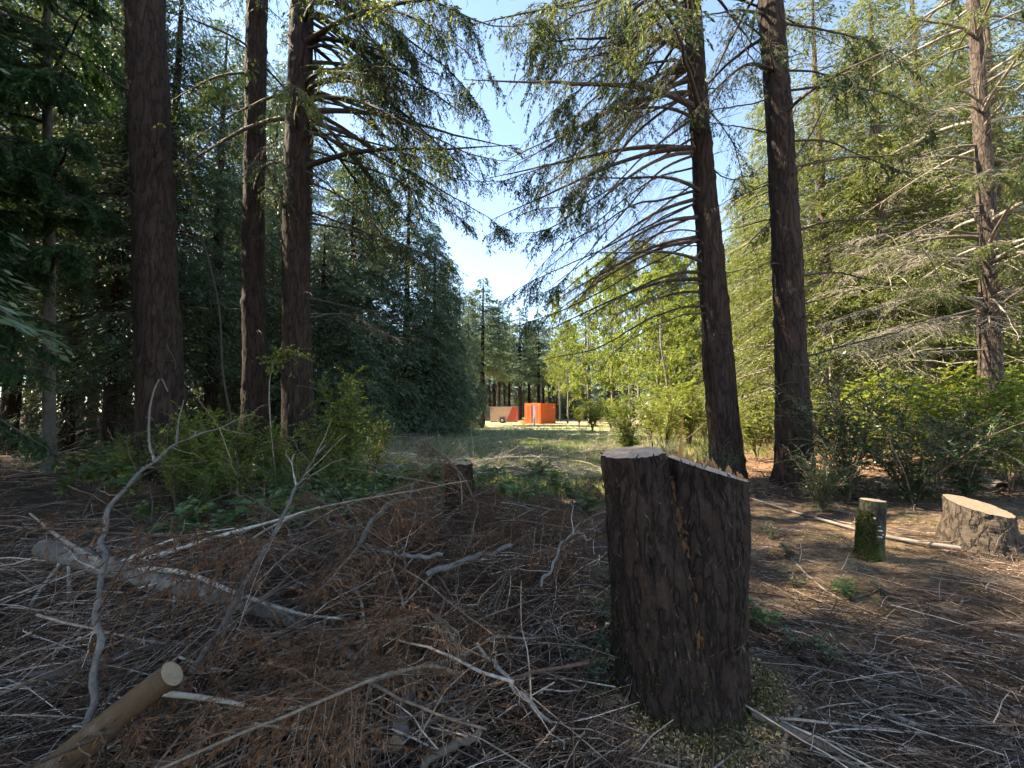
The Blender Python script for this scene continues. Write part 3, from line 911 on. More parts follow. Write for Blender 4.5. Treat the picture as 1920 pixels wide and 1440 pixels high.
for pts, d1, r0, kw in [
    ([(1478, 172), (1570, 163), (1670, 178), (1730, 205), (1830, 225)], 9.6, .03, dict(live, t0=.4, sec=.6)),
    ([(1480, 265), (1550, 265), (1600, 285), (1660, 305), (1710, 330)], 8.6, .028, dict(live, t0=.45, sec=.5)),
    ([(1480, 318), (1580, 295), (1690, 287), (1740, 250)], 8.5, .03, dict(live, t0=.4, sec=.6)),
    ([(1485, 440), (1505, 428), (1570, 412), (1700, 420), (1800, 422)], 8.7, .032, bare),
    ([(1490, 520), (1560, 513), (1620, 523), (1700, 535)], 8.6, .034, bare),
    ([(1492, 608), (1530, 600), (1575, 582)], 8.7, .03, bare),
    ([(1495, 675), (1590, 647), (1680, 625), (1760, 598)], 8.2, .03, bare),
    ([(1483, 335), (1530, 240), (1580, 150), (1680, 10)], 8.2, .022, dict(bare, gap=.3, sec=.4)),
    ([(1460, 180), (1400, 200), (1330, 215), (1280, 240)], 8.6, .022, bare),
    ([(1462, 255), (1400, 240), (1340, 230), (1270, 228)], 9.4, .022, dict(live, sec=.6)),
    ([(1465, 335), (1420, 355), (1370, 375), (1330, 400)], 8.8, .02, bare),
    ([(1450, 90), (1420, 60), (1385, 30), (1340, 20)], 8.6, .026, dict(live, sec=.7)),
    ([(1455, 150), (1410, 110), (1390, 60), (1370, 20)], 8.6, .024, bare),
    ([(1465, 350), (1440, 420), (1400, 460), (1370, 480)], 9.6, .02, dict(live, sec=.6)),
    ([(1475, 480), (1430, 490), (1390, 500)], 9.2, .015, bare),
    ([(1450, 40), (1560, 60), (1640, 90), (1700, 130)], 8.0, .03, dict(live, sec=.9, dens=1.9)),
    ([(1455, 130), (1540, 140), (1600, 170), (1640, 230)], 8.8, .03, dict(live, sec=.9, dens=1.9)),
]:
    kw = dict(kw); f = kw.pop('fmat', None)
    px_limb(tR2, qR2, pts, 9.0, d1, r0, f, **kw)

for k in range(8):
    z = rng.uniform(8, 12)
    c, r = on_trunk(qR2, z)
    hang_bough(tR2, LIVE[k % 9], c, rng.uniform(0, 6.283), rng.uniform(-.35, .15), rng.uniform(.7, 1.0))
tR3, qR3 = near_tree('spruce_tree', 'sunlit spruce with pinkish bark and many bare pale horizontal dead limbs',
                     [(1858, 760, 49), (1855, 600, 47), (1850, 400, 41), (1838, 200, 34), (1825, 0, 27)], 10.5, 6, 'bark_pink', 18)
for pts, d1, r0 in [
    ([(1840, 560), (1760, 560), (1680, 568), (1590, 595), (1512, 622)], 9.8, .035),
    ([(1840, 575), (1740, 600), (1650, 625), (1560, 650)], 9.4, .03),
    ([(1840, 605), (1740, 610), (1650, 625), (1570, 655)], 10.2, .024),
    ([(1845, 625), (1760, 615), (1690, 635), (1620, 665)], 9.6, .024),
    ([(1835, 480), (1760, 480), (1660, 470), (1550, 455)], 9.7, .03),
    ([(1835, 500), (1740, 480), (1640, 500), (1560, 540)], 10.4, .028),
    ([(1835, 520), (1740, 540), (1640, 540), (1540, 552)], 10.8, .026),
    ([(1835, 440), (1740, 430), (1650, 440), (1570, 455)], 10.0, .026),
    ([(1840, 655), (1740, 660), (1640, 656), (1580, 660)], 9.8, .02),
    ([(1870, 600), (1900, 540), (1920, 520), (1960, 490)], 9.8, .026),
    ([(1870, 650), (1910, 630), (1950, 600), (2000, 560)], 9.6, .022),
    ([(1845, 590), (1780, 540), (1740, 470), (1700, 400), (1670, 330)], 9.4, .024),
    ([(1835, 440), (1790, 360), (1740, 280), (1720, 180)], 9.6, .026),
    ([(1850, 350), (1900, 300), (1960, 290), (2020, 300)], 9.8, .022),
]:
    px_limb(tR3, qR3, pts, 10.5, d1, r0, None, 'limb_pale', t0=.2, sec=.9, gap=.1, hang=.3, ter=1.2, r_sec=.008)
stubs(tR3, qR3, 40, 2.5, 11, L=(.5, 1.8), mat='limb_pale')
for k in range(16):
    z = rng.uniform(3.2, 10.5)
    c, r = on_trunk(qR3, z)
    hang_bough(tR3, BARE_PALE[k % 7], c, rng.uniform(2.2, 4.8), rng.uniform(-.3, .35), rng.uniform(.7, 1.1))
for k in range(14):
    z = rng.uniform(3.5, 6)
    c, r = on_trunk(qR3, z)
    hang_bough(tR3, LIVE_LIT[k % 6], c, rng.uniform(2.4, 5.4), rng.uniform(-.2, .3), rng.uniform(.5, .8))
for k in range(34):
    z = rng.uniform(5.0, 12.5)
    c, r = on_trunk(qR3, z)
    hang_bough(tR3, LIVE_LIT[k % 6], c, rng.uniform(0, 6.283), rng.uniform(-.1, .4), rng.uniform(.7, 1.1))
crown_above(tR3, qR3, 12, 12, 17.5, LIVE_LIT)

# the hemlock at the left edge, hung with dense dark green sprays
tH, qH = near_tree('hemlock_tree', 'hemlock with pale grey trunk behind drooping dark green sprays',
                   [(92, 780, 27), (92, 500, 25), (90, 280, 22), (88, 0, 18)], 9.6, 7, 'bark_grey', 18, 32, .01)
for k in range(46):
    z = rng.uniform(2.2, 13)
    c, r = on_trunk(qH, z)
    a = rng.normal(R(-105), .75)
    hang_bough(tH, HEM[k % 6], c, a, rng.uniform(-.35, .1), rng.uniform(.65, 1.1))
crown_above(tH, qH, 20, 8, 17.5, HEM)


tH2, qH2 = near_tree('hemlock_tree', 'nearer hemlock whose dark green sprays hang before the pale grey trunk',
                     [(-250, 1000, 40), (-255, 500, 36), (-258, 0, 30)], 6.7, 8, 'bark_grey', 19, 32, .01)
for k in range(64):
    z = rng.uniform(2.0, 18)
    c, r = on_trunk(qH2, z)
    hang_bough(tH2, HEM[k % 6], c, rng.uniform(0, 6.283) if k % 2 else rng.normal(.1, .5), rng.uniform(-.4, .1), rng.uniform(.6, .95) * (1 if z < 12 else .7))


# ------------------------------------------------------------------ trees further off
def conifer(H, Rm, base, nb, per, el, ew, seed, droop=.35, power=.8, trunk_r=.2, dead=0):
    """trunk and crown meshes standing on the origin"""
    g = np.random.default_rng(seed)
    u = g.random(nb) ** 1.15
    z = H * (base + (1 - base) * u)
    L = Rm * ((1 - u) ** power) * (.65 + .55 * g.random(nb)) + .2
    az = g.random(nb) * 6.283
    lop = 1 + .22 * np.cos(az * 2 + g.random() * 6) + .15 * np.cos(az * 3 + g.random() * 6)
    L = L * lop
    cnt = np.maximum(6, (per * (L / Rm) ** 1.2)).astype(int)
    b = np.repeat(np.arange(nb), cnt)
    n = len(b)
    t = .12 + .88 * g.random(n) ** .7
    wid = .34 * np.sin(np.clip(t, 0, 1) * 2.6 + .25) * L[b]
    lat = (g.random(n) * 2 - 1) * wid
    rise = g.normal(.10, .12, nb)
    zz = z[b] + L[b] * (rise[b] * t - droop * t ** 2) - np.abs(lat) * .35 - .35 * g.random(n) ** 2 * (.3 + .05 * L[b])
    rad = L[b] * t
    ca, sa = np.cos(az[b]), np.sin(az[b])
    pos = np.stack([ca * rad - sa * lat, sa * rad + ca * lat, zz], 1)
    sgn = np.sign(lat)
    dr = np.stack([ca * .7 - sa * .6 * sgn, sa * .7 + ca * .6 * sgn, -.35 - .5 * g.random(n)], 1) + g.normal(0, .28, (n, 3))
    nn = np.array([0, 0, 1.]) * .8 + g.normal(0, .6, (n, 3))
    f = MB()
    shade = np.clip(g.normal(.42, .2, n) + .12 * (t - .5), 0, 1)
    leaves(f, pos, dr, nn, el * (.6 + .9 * g.random(n)), ew * (.6 + .8 * g.random(n)), 0, shade)
    w = MB()
    tt = np.linspace(0, 1, 5)[None, :]
    S = np.stack([np.cos(az)[:, None] * L[:, None] * tt, np.sin(az)[:, None] * L[:, None] * tt,
                  z[:, None] + L[:, None] * (rise[:, None] * tt - droop * tt ** 2)], -1)
    tubes(w, S, (.006 + .008 * L[:, None]) * (1 - .8 * tt), 3)
    if dead:
        zd = H * base * (.1 + .95 * g.random(dead)); ad = g.random(dead) * 6.283; Ld = Rm * (.3 + .6 * g.random(dead))
        S = np.stack([np.cos(ad)[:, None] * Ld[:, None] * tt, np.sin(ad)[:, None] * Ld[:, None] * tt,
                      zd[:, None] + Ld[:, None] * (.05 * tt - .35 * tt ** 2)], -1) + g.normal(0, .04, (dead, 5, 3)) * tt[:, :, None]
        tubes(w, S, (.01 + .004 * Ld[:, None]) * (1 - .8 * tt), 3)
        m3 = dead * 7
        i = g.integers(0, dead, m3); x = .3 + .7 * g.random(m3)
        q, tq = at_batch(S, i, x)
        dd = nrm(tq * .6 + g.normal(0, .6, (m3, 3)) + np.array([0, 0, -.3]))
        S3 = q[:, None, :] + dd[:, None, :] * np.linspace(0, .55, 4)[None, :, None]
        tubes(w, S3, np.ones((m3, 1)) * .005 * np.linspace(1, .4, 4)[None], 3)
    tr, _ = trunk_mb([(0, 0, -.3), (.02, .03, H * .3), (-.04, .02, H * .7), (0, 0, H * .99)],
                     [trunk_r * 1.25, trunk_r, trunk_r * .6, .02], 16, seed, .012, True, .25)
    return tr, w, f


KINDS = {}
for key, mat, args, bark in [
    ('dense_a', 'needles_blue', dict(H=18, Rm=3.6, base=.02, nb=430, per=220, el=.21, ew=.056, seed=21, droop=.5, power=.62), 'bark'),
    ('dense_b', 'needles_blue', dict(H=15, Rm=4.2, base=.01, nb=430, per=220, el=.21, ew=.056, seed=22, droop=.55, power=.6), 'bark'),
    ('wall', 'needles_blue', dict(H=20, Rm=3.4, base=.18, nb=330, per=230, el=.16, ew=.042, seed=23, droop=.4, power=.6, dead=70), 'bark'),
    ('open', 'needles', dict(H=20, Rm=3.6, base=.3, nb=220, per=190, el=.16, ew=.042, seed=24, droop=.4, power=.6, dead=90), 'bark'),
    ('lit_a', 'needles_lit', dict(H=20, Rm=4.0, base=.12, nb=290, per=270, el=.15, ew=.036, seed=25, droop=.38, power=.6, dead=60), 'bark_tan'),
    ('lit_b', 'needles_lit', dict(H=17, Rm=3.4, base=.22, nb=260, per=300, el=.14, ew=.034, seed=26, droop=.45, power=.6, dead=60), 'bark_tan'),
    ('tall', 'needles_blue', dict(H=22, Rm=3.0, base=.38, nb=220, per=70, el=.34, ew=.10, seed=27, droop=.4, dead=30), 'bark'),
]:
    tr, w, f = conifer(**args)
    KINDS[key] = (tr.mesh('trunk', M[bark]), w.mesh('branches', M['limb' if bark == 'bark' else 'limb_pale']), f.mesh('foliage', M[mat]), args['H'], args['Rm'])


def far_tree(kind, px, d, apex=None, H=None, wide=None, label='', group=None, x=None, name='spruce_tree'):
    tr, w, f, H0, R0 = KINDS[kind]
    if x is None:
        x = (px - 960) / F * d
    y = d
    if H is None:
        H = P(px, apex, d)[2]
    s = H / H0
    sw = s if wide is None else wide / R0
    z = float(hgt(x, y))
    t = thing(name, label, 'tree', (x, y, z), group, (0, 0, rng.uniform(0, 6.283)))
    t.scale = (sw, sw, s)
    place('trunk', tr, t)
    c = place('crown', f, t)
    if w is not None:
        place('branches', w, c)
    return t


# left: the dark wall of spruces
GL = 'dark spruces behind the left-hand trunks'
for kind, px, d, apex, wide, lab in [
    ('wall', 395, 17, 40, 3.4, 'tall blue-green spruce seen between the thickest trunk and the slimmer reddish trunk'),
    ('wall', 300, 14.5, -120, 3.2, 'tall shaded spruce directly behind the thickest dark trunk'),
    ('dense_a', 225, 19, -60, 3.6, 'dense shaded spruce between the hemlock and the thickest dark trunk'),
    ('open', 130, 16, -200, 3.2, 'bare-legged dark spruce just behind the pale grey hemlock trunk'),
    ('open', 175, 22, -80, 3.4, None), ('wall', 20, 15, -250, 3.6, 'shaded spruce behind the drooping hemlock sprays'),
    ('open', 205, 13.5, -200, 2.6, 'slim dark-stemmed spruce with dead lower twigs beside the thickest trunk'),
    ('open', 60, 24, -100, 3.6, None), ('wall', -80, 20, -200, 4, None)]:
    far_tree(kind, px, d, apex, wide=wide, group=GL if lab is None else None, label=lab or 'tall shaded spruce deep in the dark wood behind the hemlock')
for px, d, apex in [(150, 34, 200), (240, 38, 250), (60, 36, 200), (330, 40, 240), (-60, 36, 150)]:
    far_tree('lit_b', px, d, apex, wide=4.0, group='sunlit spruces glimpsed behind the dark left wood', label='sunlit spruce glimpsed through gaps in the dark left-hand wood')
GM = 'dense spruces edging the clearing'
for kind, px, d, apex, wide, lab in [
    ('dense_b', 760, 25, 300, 4.0, 'pointed dense spruce with skirts to the ground at the clearing edge'),
    ('dense_a', 838, 31, 470, 2.3, 'lower dense spruce whose skirts reach nearest to the beige trailer'),
    ('dense_a', 655, 22, 250, 3.6, 'dense dark spruce behind the reddish trunk with long drooping boughs'),
    ('dense_a', 812, 28, 420, 2.9, 'dense spruce between the pointed spruce and the lower one by the trailer'),
    ('dense_a', 878, 38, 540, 1.7, 'small dense spruce close behind the lower one by the trailer'),
    ('dense_b', 500, 24, 180, 4.2, 'broad dark spruce seen between the two reddish trunks'), ('wall', 570, 27, 150, 4.0, None), ('dense_a', 690, 33, 300, 4.5, None),
    ('dense_b', 600, 19, 420, 3.4, None), ('dense_a', 450, 30, 60, 4.5, None), ('wall', 520, 36, 40, 4.5, None)]:
    far_tree(kind, px, d, apex, wide=wide, group=GM if lab is None else None, label=lab or 'dark dense spruce filling the gap between the reddish trunks')
far_tree('tall', 905, 44, 520, wide=3.6, label='narrow spruce standing directly behind the dark nose of the trailer')
GF = 'far spruces beyond the container and trailer'
for px, d, apex in [(935, 66, 560), (955, 72, 585), (975, 64, 575), (992, 78, 600), (1010, 70, 585), (918, 80, 560), (1030, 84, 600), (945, 95, 600),
                    (1000, 100, 610), (1060, 90, 590), (890, 75, 540), (1100, 80, 570), (1150, 75, 560), (860, 70, 520)]:
    far_tree('tall', px, d, apex, wide=3.6, group=GF, label='distant bare-legged spruce in the wood beyond the orange container')
for k in range(14):
    a = R(-12 + 24 * (k + rng.uniform(-.3, .3)) / 13)
    far_tree('dense_b', 0, rng.uniform(100, 125), H=rng.uniform(7, 11), wide=rng.uniform(5, 7), x=115 * math.tan(a), group='young trees beyond the container',
             label='low bushy young conifer closing the view beyond the container')
GT = 'spruces of the distant forest edge'
for k in range(74):
    a = R(-58 + 116 * (k + rng.uniform(-.3, .3)) / 73)
    dd = rng.uniform(75, 125) if abs(a) < R(20) else rng.uniform(34, 75)
    if a < R(-36): continue
    if 38 < dd * math.cos(a) < 66 and dd * math.sin(a) > -36 and a < 0: continue
    far_tree(['tall', 'wall', 'dense_a', 'open'][k % 4], 0, dd * math.cos(a), H=rng.uniform(15, 22), wide=rng.uniform(3.4, 4.6), x=dd * math.sin(a), group=GT,
             label='distant spruce of the forest edge enclosing the clearing')
GR = 'sunlit spruces behind the right-hand trunks'
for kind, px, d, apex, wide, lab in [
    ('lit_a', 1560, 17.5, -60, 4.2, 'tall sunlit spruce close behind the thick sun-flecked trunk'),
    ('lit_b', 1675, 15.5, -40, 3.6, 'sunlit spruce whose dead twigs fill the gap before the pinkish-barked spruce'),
    ('lit_a', 1760, 19, -150, 4.4, 'tall sunlit spruce just behind the pinkish-barked spruce'),
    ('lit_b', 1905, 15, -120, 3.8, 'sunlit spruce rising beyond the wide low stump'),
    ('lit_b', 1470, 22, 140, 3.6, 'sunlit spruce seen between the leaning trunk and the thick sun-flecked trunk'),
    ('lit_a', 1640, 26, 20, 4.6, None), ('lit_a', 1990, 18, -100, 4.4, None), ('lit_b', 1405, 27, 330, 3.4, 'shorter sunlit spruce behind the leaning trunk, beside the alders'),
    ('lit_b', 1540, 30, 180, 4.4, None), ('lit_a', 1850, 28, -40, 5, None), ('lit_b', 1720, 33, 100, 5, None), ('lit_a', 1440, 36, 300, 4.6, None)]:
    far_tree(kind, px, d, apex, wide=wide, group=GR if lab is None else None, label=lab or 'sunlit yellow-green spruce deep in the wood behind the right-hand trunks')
GB = 'spruces standing out of view'
for x, y, H in [(-9.5, 3.2, 22), (-13, 5.8, 22), (-10.5, .6, 20), (-13.8, 8.2, 21), (-18, 4, 22), (-16.5, 8.8, 21), (-22, 9, 22), (-24, 3, 23)]:
    far_tree('wall' if rng.random() < .6 else 'open', 0, y, H=H, wide=rng.uniform(3.4, 4.3), x=x, group=GB, label='tall spruce of the surrounding wood that shades the slash pile')


# ------------------------------------------------------------------ alders and saplings
def alder(H, Rm, seed, nleaf, ll=.11, base=.2):
    g = np.random.default_rng(seed)
    w, f = MB(), MB()
    tp = smooth_path(np.array([(0, 0, -.2), (g.normal(0, .12), g.normal(0, .12), H * .35), (g.normal(0, .3), g.normal(0, .3), H * .7), (g.normal(0, .4), g.normal(0, .4), H)]), 24)
    tubes(w, tp[None], np.linspace(.012 * H, .012, 24)[None], 8)
    nb = 46
    t = base + (1 - base) * np.linspace(0, .98, nb)
    p, T = at(tp, t)
    az = g.random(nb) * 6.283
    L = Rm * (.5 + .6 * g.random(nb)) * np.sin(np.clip((1 - t) * 2.1 + .35, 0, 1.57))
    up = .35 + .4 * g.random(nb)
    uu = np.linspace(0, 1, 6)
    S = p[:, None, :] + np.stack([np.cos(az)[:, None] * L[:, None] * uu, np.sin(az)[:, None] * L[:, None] * uu,
                                  L[:, None] * (up[:, None] * uu - .35 * uu ** 2)], -1) + g.normal(0, .05, (nb, 6, 3)) * uu[None, :, None]
    tubes(w, S, (.005 * L[:, None] + .008) * (1 - .75 * uu), 4)
    m = 420
    i = g.integers(0, nb, m); x = .2 + .8 * g.random(m)
    q, tq = at_batch(S, i, x)
    dd = nrm(tq * .6 + g.normal(0, .7, (m, 3)))
    l2 = .35 + .6 * g.random(m)
    S2 = q[:, None, :] + dd[:, None, :] * np.linspace(0, 1, 4)[None, :, None] * l2[:, None, None]
    tubes(w, S2, np.ones((m, 1)) * .006 * np.linspace(1, .4, 4)[None], 3)
    i = g.integers(0, m, nleaf); x = g.random(nleaf)
    q, tq = at_batch(S2, i, x)
    q = q + g.normal(0, .07, q.shape)
    leaves(f, q, tq * .5 + g.normal(0, .7, q.shape) + np.array([0, 0, -.25]), np.array([0, 0, 1.]) * .5 + g.normal(0, .7, q.shape),
           ll * (.7 + .6 * g.random(nleaf)), ll * .7 * (.7 + .6 * g.random(nleaf)), 0, np.clip(g.normal(.5, .22, nleaf), 0, 1))
    return w, f


for k, (H, Rm, seed, nl, ll) in enumerate([(12, 3.2, 41, 9500, .16), (13, 3.6, 42, 10500, .16), (10, 3.0, 43, 8500, .15)]):
    w, f = alder(H, Rm, seed, nl, ll)
    KINDS['alder%d' % k] = (w.mesh('trunk', M['bark_pale']), None, f.mesh('foliage', M['alder']), H, Rm)
GA = 'yellow-green alders right of the container'
for k, (px, d, apex, wide, lab) in enumerate([
    (1064, 51, 610, 2.6, 'small leafy tree with a dark trunk just right of the orange container'),
    (1236, 30, 520, 3.2, 'alder with a bare white trunk between the container and the leaning trunk'),
    (1150, 40, 535, 3.8, None), (1105, 46, 560, 3.6, None), (1200, 36, 505, 3.8, None), (1270, 34, 520, 3.6, None), (1320, 30, 545, 3.2, None),
    (1050, 60, 600, 3.6, None), (1180, 52, 540, 4.2, None), (1400, 34, 540, 3.4, None), (1290, 46, 530, 4.2, None), (1250, 24, 610, 2.4, None)]):
    far_tree('alder%d' % (k % 3), px, d, apex - (0 if lab else 45), wide=wide, group=GA if lab is None else None, name='alder_tree',
             label=lab or 'sunny yellow-green alder at the right side of the clearing')


# ------------------------------------------------------------------ shrubs
def shrub(h, w_, nstem, nleaf, ll, lw, seed, oval=False, bare=.25, spread=1.0):
    g = np.random.default_rng(seed)
    w, f = MB(), MB()
    az = g.random(nstem) * 6.283
    L = h * (.6 + .45 * g.random(nstem)); lean = spread * w_ / h * (.2 + .9 * g.random(nstem))
    u = np.linspace(0, 1, 8)
    S = np.stack([np.cos(az)[:, None] * (L * lean)[:, None] * u ** 1.3, np.sin(az)[:, None] * (L * lean)[:, None] * u ** 1.3,
                  L[:, None] * (1.12 * u - .2 * u ** 2.5)], -1) + g.normal(0, .02 * h, (nstem, 8, 3)) * u[None, :, None]
    S[:, 0, 2] = -.05
    tubes(w, S, (.004 + .005 * h) * (1 - .8 * u)[None] * np.ones((nstem, 1)), 5)
    m = nstem * 16
    i = g.integers(0, nstem, m); x = bare + (1 - bare) * g.random(m)
    q, tq = at_batch(S, i, x)
    dd = nrm(tq * .5 + g.normal(0, .6, (m, 3)) * np.array([1, 1, .5]))
    l2 = h * (.12 + .2 * g.random(m))
    uu = np.linspace(0, 1, 5)
    S2 = q[:, None, :] + dd[:, None, :] * uu[None, :, None] * l2[:, None, None]
    S2[:, :, 2] -= .25 * l2[:, None] * uu ** 2
    tubes(w, S2, np.ones((m, 1)) * (.0025 + .0012 * h) * (1 - .7 * uu)[None], 3)
    i = g.integers(0, m, nleaf); x = g.random(nleaf)
    q, tq = at_batch(S2, i, x)
    sd2 = nrm(np.cross(tq, [0, 0, 1.]) + 1e-6) * np.where(g.random((nleaf, 1)) < .5, -1, 1)
    leaves(f, q, tq * .6 + sd2 * .8 + g.normal(0, .2, q.shape), np.array([0, 0, 1.]) + g.normal(0, .45, q.shape),
           ll * (.6 + .7 * g.random(nleaf)), lw * (.6 + .7 * g.random(nleaf)), 0, np.clip(g.normal(.5, .25, nleaf), 0, 1), .12, 'oval' if oval else 'diamond')
    return w, f


SH = {}
for key, mat, wm, a in [
    ('huck', 'huck', 'stick_brown', dict(h=1.2, w_=.6, nstem=10, nleaf=3000, ll=.045, lw=.026, seed=61)),
    ('huck2', 'huck', 'stick_brown', dict(h=1.0, w_=.7, nstem=9, nleaf=2400, ll=.045, lw=.028, seed=62)),
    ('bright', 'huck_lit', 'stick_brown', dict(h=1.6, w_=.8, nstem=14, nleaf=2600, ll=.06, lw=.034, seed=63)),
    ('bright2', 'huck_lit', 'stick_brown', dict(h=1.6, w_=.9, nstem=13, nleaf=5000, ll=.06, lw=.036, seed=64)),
    ('dark', 'evergreen', 'stick_brown', dict(h=2.0, w_=1.1, nstem=24, nleaf=11000, ll=.05, lw=.026, seed=65, bare=.06, spread=1.3)),
    ('dark2', 'evergreen', 'stick_brown', dict(h=1.7, w_=1.2, nstem=24, nleaf=10000, ll=.05, lw=.026, seed=66, bare=.05, spread=1.3)),
    ('feather', 'huck_lit', 'limb', dict(h=2.0, w_=.8, nstem=14, nleaf=7000, ll=.085, lw=.022, seed=67, bare=.12)),
    ('salal', 'salal', 'stick_brown', dict(h=.45, w_=.4, nstem=9, nleaf=170, ll=.075, lw=.052, seed=68, oval=True, bare=.3)),
    ('salal2', 'salal', 'stick_brown', dict(h=.35, w_=.4, nstem=8, nleaf=130, ll=.08, lw=.055, seed=69, oval=True, bare=.2)),
    ('bramble', 'salal', 'stick_brown', dict(h=.8, w_=.6, nstem=7, nleaf=240, ll=.085, lw=.06, seed=70, oval=True, bare=.3)),
    ('tiny', 'evergreen', 'stick_brown', dict(h=.28, w_=.22, nstem=5, nleaf=150, ll=.03, lw=.018, seed=71, oval=True, bare=.2)),
]:
    w, f = shrub(**a)
    SH[key] = (w.mesh('stems', M[wm]), f.mesh('leaves', M[mat]), a['h'])


def plant(kind, px, d, h, label, group=None, name='shrub', x=None, cat='shrub', wide=1.0, drop=0):
    w, f, h0 = SH[kind]
    x = (px - 960) / F * d if x is None else x
    s = h / h0
    t = thing(name, label, cat, (x, d, float(hgt(x, d)) - drop), group, (0, 0, rng.uniform(0, 6.283)))
    t.scale = (s * wide, s * wide, s)
    place('stems', w, t)
    place('leaves', f, t)
    return t


plant('feather', 655, 8.0, 2.2, 'feathery yellow-green shrub right of the reddish drooping-boughed trunk', wide=.8)
plant('bright', 705, 8.6, 1.5, 'low bright green shrub beside the feathery shrub', wide=.7)
for px, d, h in [(372, 6.6, 1.1), (420, 6.9, 1.3), (455, 7.4, 1.0), (520, 7.6, 1.0), (350, 7.2, 1.4), (400, 6.0, .8), (500, 6.6, .8), (590, 7.2, .9), (620, 6.6, .8), (540, 6.2, .7), (680, 7.0, .8)]:
    plant('huck' if rng.random() < .5 else 'huck2', px, d, h, 'small-leaved huckleberry bush at the foot of the left-hand trunks', 'huckleberry bushes around the trunks', 'huckleberry_bush')
for px, d, h in [(365, 6.9, 1.5), (405, 6.5, 1.2), (438, 6.9, 1.5), (340, 6.2, 1.0), (512, 7.0, 1.2), (600, 7.6, 1.3), (628, 7.2, 1.0), (455, 6.1, .9), (250, 7.2, 1.0), (560, 6.8, .9)]:
    plant('bright' if rng.random() < .5 else 'bright2', px, d, h, 'fresh yellow-green leafy shrub growing round the left-hand trunks', 'leafy shrubs round the left-hand trunks', wide=.75)
for px, d, h in [(215, 7.2, .8), (180, 7.8, .8), (250, 6.4, .7), (140, 7.0, .6), (600, 5.2, .55), (560, 5.6, .6), (480, 5.4, .5), (700, 6.2, .55), (740, 5.9, .5), (640, 5.8, .6), (230, 8.6, 1.1), (165, 9.2, 1.0)]:
    plant('bramble', px, d, h, 'broad-leaved bramble sprouting from the brush near the trunks', 'brambles in the brush', 'bramble')
for px, d in [(760, 6.8), (790, 7.4), (820, 7.8), (900, 7.6), (930, 7.0), (960, 7.9), (1000, 7.2), (1040, 7.6), (1070, 7.0), (720, 7.6), (985, 6.4), (1090, 6.4), (870, 8.6), (1020, 8.6),
              (450, 5.0), (380, 5.2), (330, 4.6), (520, 4.8), (290, 5.4), (600, 4.6), (670, 5.0), (420, 4.4)]:
    plant('salal' if rng.random() < .5 else 'salal2', px, d, rng.uniform(.3, .5), 'low salal plant in the brush around the small reddish stump' if px > 700 else 'low salal plant in the brush before the left-hand trunks', 'salal plants round the stump' if px > 700 else 'salal plants before the trunks', 'salal_plant')
plant('dark', 1580, 7.4, 2.6, 'large dark evergreen huckleberry bush right of the thick sun-flecked trunk', wide=.75)
plant('dark2', 1700, 6.9, 1.7, 'spreading dark evergreen bush behind the mossy little stump', wide=1.0)
plant('dark2', 1800, 7.4, 1.6, 'dark evergreen bush behind the wide flared stump', wide=.9)
plant('dark', 1530, 6.3, 1.0, 'low dark bush at the foot of the thick sun-flecked trunk', wide=.9)
plant('dark', 1345, 8.3, 1.0, 'small dark leafy bush at the foot of the leaning trunk', wide=.7)
plant('dark2', 1255, 11, .9, 'small dark bush behind the tall double stump', wide=.8)
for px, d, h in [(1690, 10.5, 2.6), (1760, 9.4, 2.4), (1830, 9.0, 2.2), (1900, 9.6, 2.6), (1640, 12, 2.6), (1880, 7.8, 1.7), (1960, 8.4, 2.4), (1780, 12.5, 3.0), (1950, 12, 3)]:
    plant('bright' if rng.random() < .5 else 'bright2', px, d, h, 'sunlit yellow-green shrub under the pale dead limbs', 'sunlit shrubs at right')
plant('feather', 1180, 12.5, 2.0, 'yellow-lit round bush at the right edge of the slash field', wide=.9)
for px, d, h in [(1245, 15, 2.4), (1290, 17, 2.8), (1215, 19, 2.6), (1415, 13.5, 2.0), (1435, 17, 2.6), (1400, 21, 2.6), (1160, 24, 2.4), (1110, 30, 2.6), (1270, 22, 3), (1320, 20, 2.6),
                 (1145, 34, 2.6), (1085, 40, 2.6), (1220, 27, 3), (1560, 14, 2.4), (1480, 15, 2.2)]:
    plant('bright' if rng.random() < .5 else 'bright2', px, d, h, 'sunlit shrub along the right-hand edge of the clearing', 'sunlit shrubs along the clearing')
for px, py, h in [(1120, 1170, .3), (1135, 1240, .3), (1115, 1290, .24), (1140, 1110, .3)]:
    p = G(px, py)
    plant('tiny', 0, p[1], h, 'small blue-green leafy sprout against the tall double stump', 'sprouts by the tall stump', 'sprout', x=p[0], cat='plant')
for px, py, h in [(1490, 1105, .3), (1600, 1130, .26), (1650, 1120, .26), (1490, 1225, .28), (1560, 1250, .28), (1410, 1180, .3), (1530, 1220, .25), (1440, 1010, .4), (1480, 1050, .35)]:
    p = G(px, py)
    plant('tiny' if rng.random() < .8 else 'salal2', 0, p[1], h * .7, 'small green sprout on the stick-strewn floor beside the stumps', 'sprouts on the open floor', 'sprout', x=p[0], cat='plant')

